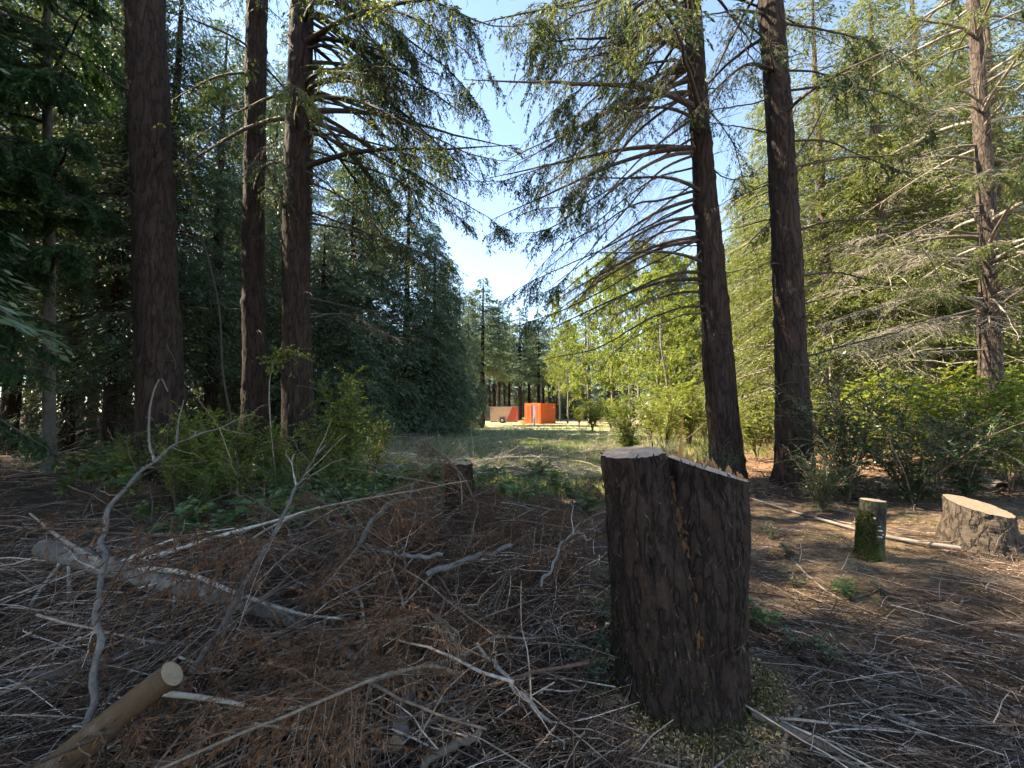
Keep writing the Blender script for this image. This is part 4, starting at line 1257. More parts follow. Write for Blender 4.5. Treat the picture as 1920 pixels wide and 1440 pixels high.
# slender bent sapling in front of the left trunks
sp = smooth_path([P(450, 905, 6.6), P(440, 820, 6.6), P(418, 700, 6.7), P(413, 600, 6.8), P(402, 530, 6.9), P(376, 430, 7.1), P(356, 330, 7.3), P(346, 245, 7.5), P(372, 205, 7.6), P(420, 170, 7.7), P(458, 140, 7.8)], 60)
sp = np.vstack([[sp[0][0], sp[0][1], float(hgt(sp[0][0], sp[0][1])) - .05], sp])
t = thing('sapling', 'slender bent sapling snaking up in front of the dark trunks', 'sapling', tuple(sp[0]))
w, f = MB(), MB()
tubes(w, sp[None], np.linspace(.020, .005, len(sp))[None], 6)
q, tq = at(sp, .74 + .26 * rng.random(70))
S = q[:, None, :] + nrm(rng.normal(0, 1, (70, 3)))[:, None, :] * np.linspace(0, .7, 4)[None, :, None] * rng.random((70, 1, 1))
tubes(w, S, np.ones((70, 1)) * .004 * np.linspace(1, .4, 4)[None], 3)
w.build('stem', M['limb'], t)
i = rng.integers(0, 70, 420)
q, tq = at_batch(S, i, .3 + .7 * rng.random(420))
leaves(f, q, rng.normal(0, 1, q.shape), rng.normal(0, 1, q.shape), .075, .045)
f.build('leaves', M['huck_lit'], t)
# leafy twig between the two reddish trunks
t = thing('sapling', 'thin huckleberry sapling with a flat leafy spray between two trunks', 'sapling', tuple(G(520, 930)))
w, f = MB(), MB()
b0 = np.array(t.location)
pth = smooth_path([b0, P(505, 760, 6.9), P(510, 690, 7.0), P(530, 660, 7.0), P(575, 668, 7.0)], 24)
tubes(w, pth[None], np.linspace(.014, .003, 24)[None], 5)
q, tq = at(pth, .45 + .55 * rng.random(60))
S = q[:, None, :] + nrm(rng.normal(0, 1, (60, 3)) * np.array([1, 1, .25]))[:, None, :] * np.linspace(0, .5, 4)[None, :, None] * rng.random((60, 1, 1))
tubes(w, S, np.ones((60, 1)) * .003 * np.linspace(1, .4, 4)[None], 3)
w.build('stem', M['stick_brown'], t)
i = rng.integers(0, 60, 520)
q, tq = at_batch(S, i, .2 + .8 * rng.random(520))
leaves(f, q, rng.normal(0, 1, q.shape), np.array([0, 0, 1]) + rng.normal(0, .4, q.shape), .05, .03)
f.build('leaves', M['huck_lit'], t)


# ------------------------------------------------------------------ container, trailer
M['orange'] = paint('orange_paint', (.66, .115, .018), .5, 0, .22, 3)
M['orange_dark'] = paint('orange_red_paint', (.52, .075, .014), .5, 0, .25, 3)
M['steel'] = paint('galvanised_steel', (.42, .42, .42), .4, .6, .2, 8)
M['dark_gap'] = paint('slate_floor_gap_shadow', (.16, .15, .19), .7, 0, .3, 5)  # floor colour, also paints the shadow between the doors
M['beige'] = paint('beige_trailer_skin', (.52, .38, .31), .45, 0, .12, 2)
M['redskin'] = paint('red_trailer_graphic', (.40, .085, .065), .45, 0, .12, 2)
M['slate'] = paint('slate_trailer_nose', (.085, .10, .10), .5, 0, .2, 3)
M['rubber'] = paint('tyre_rubber', (.022, .022, .023), .85, 0, .3, 20)
M['white'] = paint('white_plastic', (.75, .74, .72), .5, 0, .15, 5)
M['tarp'] = paint('orange_tarp', (.60, .16, .05), .65, 0, .35, 6)

k0 = P(1013.5, 794, 49.0)
k0[2] = float(hgt(k0[0], k0[1]))
t = thing('shipping_container', 'bright orange corrugated steel container standing in the clearing', 'container', tuple(k0), None, (0, 0, R(48)))
# local frame: side wall runs +X from the near corner (right and back), the end with the doors runs +Y (left and back)
LX, WY, HZ = 2.99, 2.44, 2.42


def lbox(name, mat, parent, dims, off=None):
    b = MB(); box(b, *dims)
    o = bpy.data.objects.new(name, b.mesh(name, M[mat]))
    C.objects.link(o); o.parent = parent
    md = o.modifiers.new('bevel', 'BEVEL'); md.width = .008; md.segments = 2
    return o


for x0 in (0, LX - .12):
    for y0 in (0, WY - .12):
        lbox('corner_post', 'orange', t, (x0, x0 + .12, y0, y0 + .12, .16, HZ - .12))
        lbox('corner_casting', 'orange_dark', t, (x0 - .006, x0 + .13, y0 - .006, y0 + .13, 0, .155))
        lbox('corner_casting', 'orange_dark', t, (x0 - .006, x0 + .13, y0 - .006, y0 + .13, HZ - .118, HZ + .006))
for y0 in (.01, WY - .11):
    lbox('side_rail', 'orange', t, (.13, LX - .13, y0, y0 + .10, HZ - .12, HZ))
    lbox('side_rail', 'orange', t, (.13, LX - .13, y0, y0 + .10, .03, .15))
for x0 in (.01, LX - .11):
    lbox('end_rail', 'orange', t, (x0, x0 + .1, .13, WY - .13, HZ - .12, HZ))
    lbox('end_rail', 'orange', t, (x0, x0 + .1, .13, WY - .13, .03, .15))


def corrugated(L, z0, z1, depth, n, along='x', other=0.0):
    """trapezoid-ribbed sheet with thickness"""
    xs, ys = [], []
    for i in range(n):
        a = L[0] + (L[1] - L[0]) * i / n; s = (L[1] - L[0]) / n
        xs += [a, a + s * .3, a + s * .5, a + s * .8]
        ys += [0, 0, depth, depth]
    xs.append(L[1]); ys.append(0)
    xs, ys = np.array(xs), np.array(ys)
    b = MB()
    for z_a, z_b in ((z0, z1),):
        for th in (0, .004):
            va = np.stack([xs, other + ys + th, np.full_like(xs, z_a)], 1)
            vb = np.stack([xs, other + ys + th, np.full_like(xs, z_b)], 1)
            v = np.concatenate([va, vb])
            if along == 'y':
                v = v[:, [1, 0, 2]]
            k = len(xs)
            b.add(v, np.stack([np.arange(k - 1), np.arange(1, k), np.arange(1, k) + k, np.arange(k - 1) + k], 1), 0, .5, smooth=False)
    return b


for other in (.03, WY - .07):
    o = place('side_panel', corrugated((.12, LX - .12), .15, HZ - .12, .036, 10, 'x', other).mesh('side_panel', M['orange']), t)
o = place('back_panel', corrugated((.12, WY - .12), .15, HZ - .12, .036, 8, 'y', LX - .07).mesh('back_panel', M['orange']), t)
lbox('roof', 'orange', t, (.1, LX - .1, .1, WY - .1, HZ - .06, HZ - .02))
lbox('floor', 'dark_gap', t, (.1, LX - .1, .1, WY - .1, .06, .14))
for y0, y1 in ((.13, .80), (1.30, WY - .13)):
    d_ = place('door', corrugated((y0, y1), .16, HZ - .13, .03, 3, 'y', .02).mesh('door', M['orange']), t)
    for yy in (y0 + .14, y1 - .14):
        b = MB(); tubes(b, np.array([[[-.02, yy, .15], [-.02, yy, HZ - .12]]]), np.array([[.02, .02]]), 8)
        place('lock_rod', b.mesh('lock_rod', M['steel']), d_)
    for zz in np.linspace(.3, HZ - .3, 8):
        b = MB(); box(b, -.05, .015, y0 + .06, y1 - .06, zz - .03, zz + .03)
        place('hinge_bar', b.mesh('hinge_bar', M['tarp']), d_)
lbox('door_gap_shadow', 'dark_gap', t, (.06, .09, .81, 1.29, .16, HZ - .13))  # dark bluish sheet standing in for the shadow in the ajar gap
lbox('marking_plate', 'white', t, (LX - .42, LX - .26, -.006, .026, HZ - .55, HZ - .42))

k0 = P(919, 793, 52.5); k0[2] = float(hgt(k0[0], k0[1]))
t = thing('cargo_trailer', 'beige enclosed cargo trailer with slanted red end panel and dark nose', 'trailer', tuple(k0), None, (0, 0, R(-7)))
L_, W_, H0_, H1_ = 3.35, 1.9, .25, 2.02


def prism(name, mat, parent, poly, y0, y1):
    """polygon in the x-z plane given thickness along y"""
    b = MB()
    k = len(poly)
    v = [(x, y0, z) for x, z in poly] + [(x, y1, z) for x, z in poly]
    b.add(np.array(v), np.array([list(range(k))]), 0, .5, False)
    b.add(np.array(v), np.array([list(range(2 * k - 1, k - 1, -1))]), 0, .5, False)
    b.add(np.array(v), np.array([[i, i + k, (i + 1) % k + k, (i + 1) % k] for i in range(k)]), 0, .5, False)
    return place(name, b.mesh(name, M[mat]), parent)


prism('body', 'beige', t, [(0, H0_), (2.05, H0_), (2.78, H1_), (0, H1_)], 0, W_)
prism('red_panel', 'redskin', t, [(2.055, H0_), (L_, H0_), (L_, H1_), (2.785, H1_)], 0, W_)
prism('nose', 'slate', t, [(-.75, H0_ + .3), (-.42, H0_), (-.006, H0_), (-.006, H1_), (-.42, H1_), (-.75, H1_ - .35)], .05, W_ - .05)
lbox('roof_trim', 'steel', t, (-.4, L_ + .01, -.015, W_ + .015, H1_ + .004, H1_ + .05))
lbox('marker_light', 'slate', t, (.14, .25, -.02, -.003, 1.74, 1.85))
lbox('skirt', 'slate', t, (0, L_, .08, W_ - .08, .14, H0_ - .004))
lbox('tongue', 'slate', t, (-1.5, -.4, W_ / 2 - .05, W_ / 2 + .05, .28, .36))
for yy in (-.09, W_ + .09):
    b = MB()
    prof = [(.18, -.09), (.28, -.10), (.33, -.07), (.34, 0), (.33, .07), (.28, .10), (.18, .09)]
    a = np.linspace(0, 2 * math.pi, 24, endpoint=False)
    v = np.array([[1.55 + r * math.cos(x), yy + w_, .34 + r * math.sin(x)] for r, w_ in prof for x in a])
    b.add(v, grid_faces(len(prof), 24), 0, .5)
    wh = place('wheel', b.mesh('wheel', M['rubber']), t)
    b = MB()
    v = np.array([[1.55 + r * math.cos(x), yy + w_, .34 + r * math.sin(x)] for r, w_ in [(.19, -.07), (.15, -.04), (.06, -.05), (.001, -.06)] for x in a])
    b.add(v, grid_faces(4, 24), 0, .5)
    place('rim', b.mesh('rim', M['steel']), wh)
    b = MB()
    a2 = np.linspace(R(5), R(175), 14)
    v = np.array([[1.55 + r * math.cos(x), yy + w_, .36 + r * math.sin(x)] for r, w_ in [(.44, -.12), (.46, -.12), (.46, .10), (.44, .10)] for x in a2])
    b.add(v, grid_faces(4, 14, False), 0, .5)
    place('fender', b.mesh('fender', M['slate']), t)

# crumpled orange tarpaulin heap and a pale marker post
p = P(978, 793, 48.5); p[2] = float(hgt(p[0], p[1]))
th = np.linspace(0, 1, 40, endpoint=False); rr_ = np.linspace(0, 1, 14)
U, V = np.meshgrid(th, rr_)
nz = vnoise(U, V, 9, 5, 91) * .5 + vnoise(U, V, 17, 9, 92) * .35
rad = V * (1.0 + .25 * vnoise(U, V * 0, 7, 2, 93))
zz = .75 * np.clip(1 - V ** 1.6, 0, 1) * (.6 + .8 * nz) - .02
v = np.stack([p[0] + rad * np.cos(U * 6.283) * .6, p[1] + rad * np.sin(U * 6.283) * .5, p[2] + zz * .6], -1)
b = MB(); b.add(v.reshape(-1, 3), grid_faces(14, 40), 0, .5)
o = b.build('tarp_heap', M['tarp'], None, tuple(p)); tag(o, 'crumpled orange tarpaulin heap between trailer and container', 'tarp')
p = P(1002, 797, 44.0); p[2] = float(hgt(p[0], p[1]))
b = MB()
a = np.linspace(0, 6.283, 10, endpoint=False)
prof = [(.10, -.1), (.09, .55), (.10, .60), (.10, .80), (.085, .88), (.001, .90)]
b.add(np.array([[p[0] + r * math.cos(x), p[1] + r * math.sin(x), p[2] + z] for r, z in prof for x in a]), grid_faces(len(prof), 10), 0, .5)
o = b.build('marker_post', M['white'], None, tuple(p)); tag(o, 'short pale marker post standing before the orange container', 'post')


# ------------------------------------------------------------------ stumps
def stem_wall(mb, c0, c1, r0, r1, ztop, base_z, flare=.25, sides=150, rows=170, seed=0, amp=.024, squash=1.0):
    """bark wall from base_z to the sawn plane ztop(x, y); returns the rim"""
    th = np.arange(sides) / sides; s = np.linspace(0, 1, rows)
    U, V = np.meshgrid(th, s)
    ang = U * 2 * math.pi
    cx = c0[0] + (c1[0] - c0[0]) * V; cy = c0[1] + (c1[1] - c0[1]) * V
    r = r0 + (r1 - r0) * V + flare * r0 * np.exp(-V * 9) * (.7 + .6 * vnoise(U, V * 0, 7, 2, seed + 3))
    r = r * (1 + .10 * (vnoise(U, V, 7, 4, seed) - .5)) * np.where(np.sin(ang) > 0, 1, 1)
    d1 = np.abs(vnoise(U + .012 * vnoise(U, V, 8, 12, seed + 4), V, 30, 5, seed + 1) - .5) * 2
    d2 = np.abs(vnoise(U, V, 52, 20, seed + 2) - .5) * 2
    d3 = vnoise(U, V, 75, 85, seed + 6) - .5
    r = r + amp * (d1 ** .6 * 1.15 + d2 * .25 + d3 * .18 - .7)
    x = cx + r * np.cos(ang); y = cy + r * np.sin(ang) * squash
    zt = ztop(x[-1], y[-1])
    z = base_z + (zt[None, :] - base_z) * V
    v = np.stack([x, y, z], -1)
    mb.add(v.reshape(-1, 3), grid_faces(rows, sides), 0, .5)
    return v[-1]


def cut_cap(mb, rim, ztop, rings=22, rough=.006, seed=0, inset=.985):
    c = rim.mean(0)
    n = len(rim)
    k = np.linspace(1, 0.001, rings)[:, None, None]
    v = c[None, None, :] + (rim[None] - c) * k * inset
    v[..., 2] = ztop(v[..., 0], v[..., 1]) + .003
    g = np.random.default_rng(seed)
    v[1:, :, 2] += rough * (np.sin(v[1:, :, 0] * 60 + v[1:, :, 1] * 25) * .4 + g.normal(0, .35, v[1:, :, 2].shape))
    mb.add(v.reshape(-1, 3), grid_faces(rings, n), 0, .5)


def splinter_mesh():
    b = MB()
    v = np.array([[-.5, -.3, 0], [.5, -.3, 0], [.5, .3, 0], [-.5, .3, 0], [-.35, -.2, .55], [.3, -.25, .6], [.38, .2, .5], [-.3, .2, .52], [.12, .05, 1.0]])
    b.add(v, np.array([[0, 1, 5, 4], [1, 2, 6, 5], [2, 3, 7, 6], [3, 0, 4, 7]]), 0, .4, False)
    b.add(v, np.array([[4, 5, 8], [5, 6, 8], [6, 7, 8], [7, 4, 8]]), 0, .6, False)
    return b.mesh('splinter', M['splinter'])


SPL = splinter_mesh()


def tufts(mb, pts, n, ln, wd, up=.8, spread=.5, jit=.03):
    i = rng.integers(0, len(pts), n)
    q = pts[i] + rng.normal(0, jit, (n, 3)) * np.array([1, 1, .4])
    leaves(mb, q, np.array([0, 0, up]) + rng.normal(0, spread, (n, 3)), rng.normal(0, 1, (n, 3)), ln * (.5 + rng.random(n)), wd)


sx, sy = .91, 2.36
bz = float(hgt(sx, sy)) - .12
t = thing('tree_stump', 'tall double-stemmed stump with dark flaky bark and splintered sawn top', 'stump', (sx, sy, float(hgt(sx, sy))))
tl = lambda x, y: 1.31 + .10 * (x - .62) + .03 * (y - 2.3)
tr_ = lambda x, y: 1.245 - .30 * (x - 1.02) + .05 * (y - 2.3)
w = MB()
cL0, cL1, rL0, rL1 = (.835, 2.35), (.672, 2.34), .25, .166
cR0, cR1, rR0, rR1 = (.965, 2.36), (1.068, 2.36), .25, .216
rimL = stem_wall(w, cL0, cL1, rL0, rL1, tl, bz, .34, seed=101, squash=1.25, rows=130, sides=120)
rimR = stem_wall(w, cR0, cR1, rR0, rR1, tr_, bz, .34, seed=111, squash=1.2, rows=130, sides=120)
w.build('bark', M['bark_red'], t)
for rim, zt, sd_ in ((rimL, tl, 1), (rimR, tr_, 2)):
    b = MB(); cut_cap(b, rim, zt, 26, .008, sd_)
    o = b.build('sawn_face', M['cut_red'], t)
wl = np.concatenate(w.v)
ok = wl[(wl[:, 2] > .05)]
ix = rng.integers(0, len(ok), 2600)
cen = np.column_stack([np.where(ok[ix, 0] < .875, .74, 1.02), np.full(2600, 2.36), ok[ix, 2]])
nn_ = nrm(ok[ix] - cen)
b = MB()
leaves(b, ok[ix] + nn_ * .002, np.array([0, 0, 1.]) * rng.choice([-1, 1], (2600, 1)) + rng.normal(0, .45, (2600, 3)), nn_ + rng.normal(0, .35, (2600, 3)),
       rng.uniform(.015, .06, 2600), rng.uniform(.004, .010, 2600), 0, None, .2)
M['flakes'] = twigmat('bark_flakes', [(0, (.008, .005, .004)), (.6, (.036, .022, .017)), (.93, (.10, .062, .046)), (.985, (.12, .09, .07)), (1, (.22, .20, .18))])
b.build('bark_flakes', M['flakes'], t)['kind'] = 'stuff'
# rotten orange heartwood showing in the seam between the stems
U, V = np.meshgrid(np.linspace(0, 1, 26), np.linspace(0, 1, 120))
zb = .30 + V * .90
fz = np.clip((zb - bz) / (1.28 - bz), 0, 1)
xl = cL0[0] + (cL1[0] - cL0[0]) * fz; xr = cR0[0] + (cR1[0] - cR0[0]) * fz
rl = rL0 + (rL1 - rL0) * fz; rr2 = rR0 + (rR1 - rR0) * fz
xm = (xl + rl + xr - rr2) / 2
dl = np.sqrt(np.clip(rl ** 2 - (xm - xl) ** 2, .0012, None))
sea_x = xm + (U - .5) * (.075 + .06 * vnoise(V, U, 9, 3, 5)) + .01 * np.sin(V * 9)
sea_y = 2.355 - dl * 1.2 - .036 + .05 * np.abs(U - .5) + .03 * (vnoise(U, V, 7, 30, 7, False) - .5) + .016 * (vnoise(U, V, 13, 70, 8, False) - .5)
sea_z = zb
b = MB(); b.add(np.stack([sea_x, sea_y, sea_z], -1).reshape(-1, 3), grid_faces(120, 26, False), 0, .5)
b.build('heartwood', M['core'], t)
for k in range(60):
    a = rng.normal(R(55), R(38)) if k > 4 else rng.uniform(R(-20), R(20))
    j = int((a % 6.283) / 6.283 * len(rimR))
    p = rimR[j] * .93 + rimR.mean(0) * .07 + rng.normal(0, .012, 3) * np.array([1, 1, 0])
    o = place('splinter', SPL, t)
    hh = .012 + .075 * rng.random() ** 2.2
    o.location = Vector((p[0], p[1], tr_(p[0], p[1]) - .006)) - t.location
    o.scale = (rng.uniform(.008, .045), rng.uniform(.006, .016), hh)
    o.rotation_euler = (rng.normal(0, .12), rng.normal(0, .12), rng.uniform(0, 3))
for px_, hh, lean in ((1.02, .31, .12), (1.06, .12, .9)):
    p = np.array([px_, 2.36 + .2, 0])
    o = place('splinter', SPL, t)
    o.location = Vector((p[0], p[1], tr_(p[0], p[1]) - .006)) - t.location
    o.scale = (.018, .012, hh); o.rotation_euler = (0, lean, .2)
b = MB()
a = rng.random(260) * 6.283
pts = np.stack([sx + np.cos(a) * rng.uniform(.27, .48, 260), sy + np.sin(a) * rng.uniform(.27, .5, 260), np.zeros(260)], 1)
pts[:, 2] = hgt(pts[:, 0], pts[:, 1]) + .01
tufts(b, pts, 6500, .024, .006, .8, .6, .04)
low = ok[(ok[:, 2] < .55 - .5 * rng.random(len(ok))) & (ok[:, 0] < .80 + .2 * rng.random(len(ok)))]
tufts(b, low, 3500, .016, .005, .2, .8, .006)
o = b.build('moss', M['moss'], t); o['kind'] = 'stuff'

# mossy little stump with bracket fungi
p0 = G(1629, 1046); p0[2] = float(hgt(p0[0], p0[1]))
top = P(1637, 938, p0[1])
t = thing('tree_stump', 'slim mossy stump dotted with pale bracket fungi', 'stump', tuple(p0))
zt = lambda x, y: top[2] - .05 * (x - top[0])
w = MB()
rim = stem_wall(w, p0[:2], top[:2], .118, .105, zt, p0[2] - .1, .3, 72, 90, 121, .008)
w.build('bark', M['bark_moss'], t)
b = MB(); cut_cap(b, rim, zt, 14, .003, 4); b.build('sawn_face', M['cut_red'], t)
b = MB()
wl = np.concatenate(w.v)
sel = wl[(wl[:, 0] < p0[0] + .01) & (rng.random(len(wl)) < .6) & (wl[:, 2] < top[2] - .1)]
nn_ = sel - np.column_stack([np.interp(sel[:, 2], [p0[2], top[2]], [p0[0], top[0]]), np.full(len(sel), p0[1]), sel[:, 2]])
ix = rng.integers(0, len(sel), 7000)
leaves(b, sel[ix], nrm(nn_[ix]) * .7 + rng.normal(0, .4, (7000, 3)) + [0, 0, .2], rng.normal(0, 1, (7000, 3)), .02, .006)
o = b.build('moss', M['moss'], t); o['kind'] = 'stuff'
for dx, z, s in ((.035, .30, .032), (.055, .26, .028), (.03, .24, .03), (.062, .38, .022), (.07, .20, .03), (.04, .34, .018), (-.01, .42, .016), (.08, .31, .02)):
    b = MB()
    a = np.linspace(0, math.pi, 9); rr_ = np.linspace(0, 1, 5)
    A, K = np.meshgrid(a, rr_)
    b.add(np.stack([np.cos(A) * K * s, -np.sin(A) * K * s * .8, .012 * np.sqrt(np.clip(1 - K ** 2, 0, 1))], -1).reshape(-1, 3), grid_faces(5, 9, False), 0, .5)
    b.add(np.stack([np.cos(A) * K * s, -np.sin(A) * K * s * .8, -.006 + 0 * K], -1).reshape(-1, 3), grid_faces(5, 9, False), 0, .5)
    o = place('bracket_fungus', b.mesh('bracket_fungus', M['fungus']), t)
    o.location = (dx, -math.sqrt(max(.0001, .112 ** 2 - dx ** 2)) + .006, z)

# wide low stump with flared roots
p0 = G(1832, 1010); p0[2] = float(hgt(p0[0], p0[1]))
t = thing('tree_stump', 'wide low stump with flared roots and freshly sawn tan top', 'stump', tuple(p0))
topc = P(1842, 955, p0[1])
zt = lambda x, y: topc[2] + .03 - .12 * (x - topc[0]) + .25 * (y - topc[1])
w = MB()
rim = stem_wall(w, p0[:2], (p0[0] + .04, p0[1]), .34, .26, zt, p0[2] - .12, .45, 110, 80, 131, .03)
w.build('bark', M['bark_stump'], t)
b = MB(); cut_cap(b, rim, zt, 22, .004, 5); b.build('sawn_face', M['cut_tan'], t)
# small stump in the brush
p0 = np.array([(862 - 960) / F * 6.3, 6.3, 0]); p0[2] = float(hgt(p0[0], p0[1]))
ztc = P(862, 868, 6.3)[2]
t = thing('tree_stump', 'small reddish stump half buried in brush before the clearing', 'stump', tuple(p0))
zt = lambda x, y: ztc - .06 * (x - p0[0]) + .008 * np.sin(x * 40)
w = MB()
rim = stem_wall(w, (p0[0] + .03, p0[1]), p0[:2], .24, .195, zt, p0[2] - .1, .3, 80, 80, 141, .012)
w.build('bark', M['bark_red'], t)
b = MB(); cut_cap(b, rim, zt, 14, .006, 6); b.build('sawn_face', M['cut'], t)
for k in range(14):
    j = rng.integers(0, len(rim)); o = place('splinter', SPL, t)
    o.location = Vector(tuple(rim[j] * .95 + p0 * 0 + (rim.mean(0) * .05))) - t.location
    o.scale = (.02, .01, rng.uniform(.02, .05)); o.rotation_euler = (0, 0, rng.uniform(0, 3))


# ------------------------------------------------------------------ logs and hand-placed sticks
def log_mb(path, rad, sides=16, seed=0, amp=.05, n=40):
    q = resample(np.column_stack([smooth_path(path, 120), np.interp(np.linspace(0, 1, 120), np.linspace(0, 1, len(rad)), rad)]), n)
    T = nrm(np.gradient(q[:, :3], axis=0))
    ref = np.array([.1, .05, 1.]) if abs(T[0][2]) < .8 else np.array([1., .1, 0])
    Uv = nrm(np.cross(T, ref)); Vv = np.cross(T, Uv)
    th = np.arange(sides) / sides
    A, S = np.meshgrid(th, np.linspace(0, 1, n))
    r = q[:, 3:4] * (1 + amp * (vnoise(A, S, 6, 18, seed) - .5) * 2 + amp * .6 * (vnoise(A, S, 9, 34, seed + 1) - .5))
    v = q[:, None, :3] + Uv[:, None, :] * (r * np.cos(A * 6.283))[..., None] + Vv[:, None, :] * (r * np.sin(A * 6.283))[..., None]
    m = MB(); m.add(v.reshape(-1, 3), grid_faces(n, sides), 0, .5)
    return m, v, q


def cap_mesh(ring, out):
    c = ring.mean(0)
    b = MB()
    n = len(ring)
    v = np.concatenate([ring + out * .002, c + (ring - c) * .5 + out * .004, c[None] + out * .004])
    b.add(v, np.array([[i, (i + 1) % n, n + (i + 1) % n, n + i] for i in range(n)]), 0, .5, False)
    b.add(v, np.array([[n + i, n + (i + 1) % n, 2 * n] for i in range(n)]), 0, .5, False)
    return b


def log_px(name, label, pts, rad, mat, cat='log', cut=(False, False), cutmat='cut', side=(), sides=16, amp=.05, seed=1, sidemat=None, twigs=0, base_to_ground=False):
    """log or stick through (px, py, depth) points, with side branches [(pts, r0, r1)]"""
    path = np.array([P(*p) for p in pts])
    if rad[0] < .04:
        path = smooth_path(path, 3 * len(pts))
        path[1:-1] += rng.normal(0, .007, (len(path) - 2, 3))
        rad = list(np.interp(np.linspace(0, 1, 9 * len(pts)), np.linspace(0, 1, len(rad)), rad) * rng.uniform(.82, 1.2, 9 * len(pts)))
        twigs = twigs + 12; amp = .14
    mid = path[len(path) // 2]
    t = thing(name, label, cat, tuple(path[0]))
    m, v, q = log_mb(path, rad, sides, seed, amp, max(30, 12 * len(pts)))
    if twigs:
        k = twigs
        p_, T_ = at(q[:, :3], .15 + .85 * rng.random(k))
        dd = nrm(T_ * .7 + rng.normal(0, .6, (k, 3)))
        l_ = rng.uniform(.1, .5, k)
        S = p_[:, None, :] + dd[:, None, :] * np.linspace(0, 1, 6)[None, :, None] * l_[:, None, None]
        S += rng.normal(0, .012, S.shape) * np.linspace(0, 1, 6)[None, :, None]
        tw = MB(); tubes(tw, S, np.ones((k, 1)) * min(.004, np.median(rad) * .4) * np.linspace(1, .4, 6)[None], 4)
    o = m.build('bark', M[mat], t)
    if twigs:
        tw.build('twigs', M['twig'], t)['kind'] = 'stuff'
    if cut[0]:
        cap_mesh(v[0], nrm(q[0, :3] - q[1, :3])).build('sawn_end', M[cutmat], t)
    if cut[1]:
        cap_mesh(v[-1], nrm(q[-1, :3] - q[-2, :3])).build('sawn_end', M[cutmat], t)
    for sp_, r0, r1 in side:
        pth = smooth_path([P(*p) for p in sp_], 16)
        b = MB(); tubes(b, pth[None], np.linspace(r0, r1, 16)[None], 6)
        b.build('side_branch', M[sidemat or mat], t)
    return t


log_px('fallen_log', 'smooth grey fallen log propped slantwise across the brush pile',
       [(82, 1028, 3.2), (200, 1062, 3.05), (330, 1098, 2.85), (480, 1138, 2.6), (590, 1180, 2.4), (688, 1252, 2.15)], [.070, .066, .058, .048, .035, .012], 'log', cut=(True, False), seed=3,
       side=[([(210, 1065, 3.0), (300, 1040, 3.1), (400, 1008, 3.2), (520, 975, 3.4), (600, 950, 3.5)], .022, .006),
             ([(215, 1060, 3.0), (330, 1010, 3.2), (440, 990, 3.3)], .016, .004),
             ([(260, 1065, 2.95), (350, 1075, 2.8), (450, 1115, 2.6), (560, 1150, 2.4), (640, 1160, 2.3)], .018, .005),
             ([(190, 1055, 3.02), (130, 1020, 3.0), (95, 995, 2.95), (55, 962, 2.9)], .018, .006),
             ([(430, 1120, 2.7), (432, 1180, 2.6), (470, 1280, 2.3), (520, 1370, 2.1), (570, 1405, 2.0)], .02, .009),
             ([(480, 1140, 2.55), (540, 1200, 2.45), (620, 1275, 2.25), (680, 1310, 2.15)], .014, .005),
             ([(330, 1100, 2.85), (320, 1190, 2.7), (318, 1240, 2.6)], .009, .004),
             ([(120, 1048, 3.12), (60, 1130, 2.9), (20, 1220, 2.7)], .014, .01),
             ([(130, 1045, 3.1), (130, 1150, 2.95), (126, 1240, 2.8)], .013, .013)], sidemat='twig_grey')
log_px('cut_pole', 'freshly sawn bark-stripped pole sticking up out of the brush',
       [(322, 1264, 1.52), (250, 1320, 1.5), (160, 1395, 1.47), (60, 1480, 1.44), (-60, 1600, 1.4)], [.043, .044, .048, .052, .054], 'pole', cut=(True, False), seed=5, amp=.03,
       side=[([(305, 1300, 1.5), (380, 1308, 1.6), (450, 1320, 1.7), (500, 1335, 1.75), (560, 1325, 1.8), (620, 1350, 1.8), (680, 1400, 1.75)], .01, .004)], sidemat='twig_grey')
log_px('fallen_branch', 'long pale grey bent branch rising steeply past the propped log',
       [(160, 1390, 1.62), (172, 1300, 1.68), (182, 1180, 1.8), (190, 1050, 2.05), (202, 965, 2.25), (240, 908, 2.5), (300, 855, 2.8), (350, 825, 3.1), (430, 795, 3.4)],
       [.011, .012, .012, .0115, .011, .010, .009, .007, .004], 'bark_grey', 'branch', seed=7, sides=12, twigs=14,
       side=[([(290, 862, 2.75), (280, 830, 2.8), (282, 760, 2.85), (300, 710, 2.9), (315, 735, 2.9)], .009, .003),
             ([(330, 838, 3.0), (335, 790, 3.05), (345, 750, 3.1)], .008, .003)])
log_px('fallen_branch', 'long straight grey branch slanting up through the tangle towards the thick trunk',
       [(330, 1310, 2.0), (400, 1200, 2.25), (450, 1110, 2.5), (520, 990, 2.9), (560, 905, 3.3), (610, 835, 3.7)], [.016, .016, .015, .013, .010, .006], 'bark_grey', 'branch', seed=9, sides=10, twigs=16)
log_px('fallen_branch', 'thick brown-grey broken branch pointing up left of the small reddish stump',
       [(520, 1180, 2.5), (600, 1110, 2.7), (660, 1040, 2.9), (705, 970, 3.2), (742, 938, 3.35)], [.024, .024, .023, .022, .018], 'bark_tan', 'branch', seed=11, sides=12, twigs=8,
       side=[([(735, 942, 3.32), (765, 935, 3.4), (775, 905, 3.5)], .014, .008), ([(738, 940, 3.33), (770, 960, 3.4), (800, 965, 3.4)], .012, .005)])
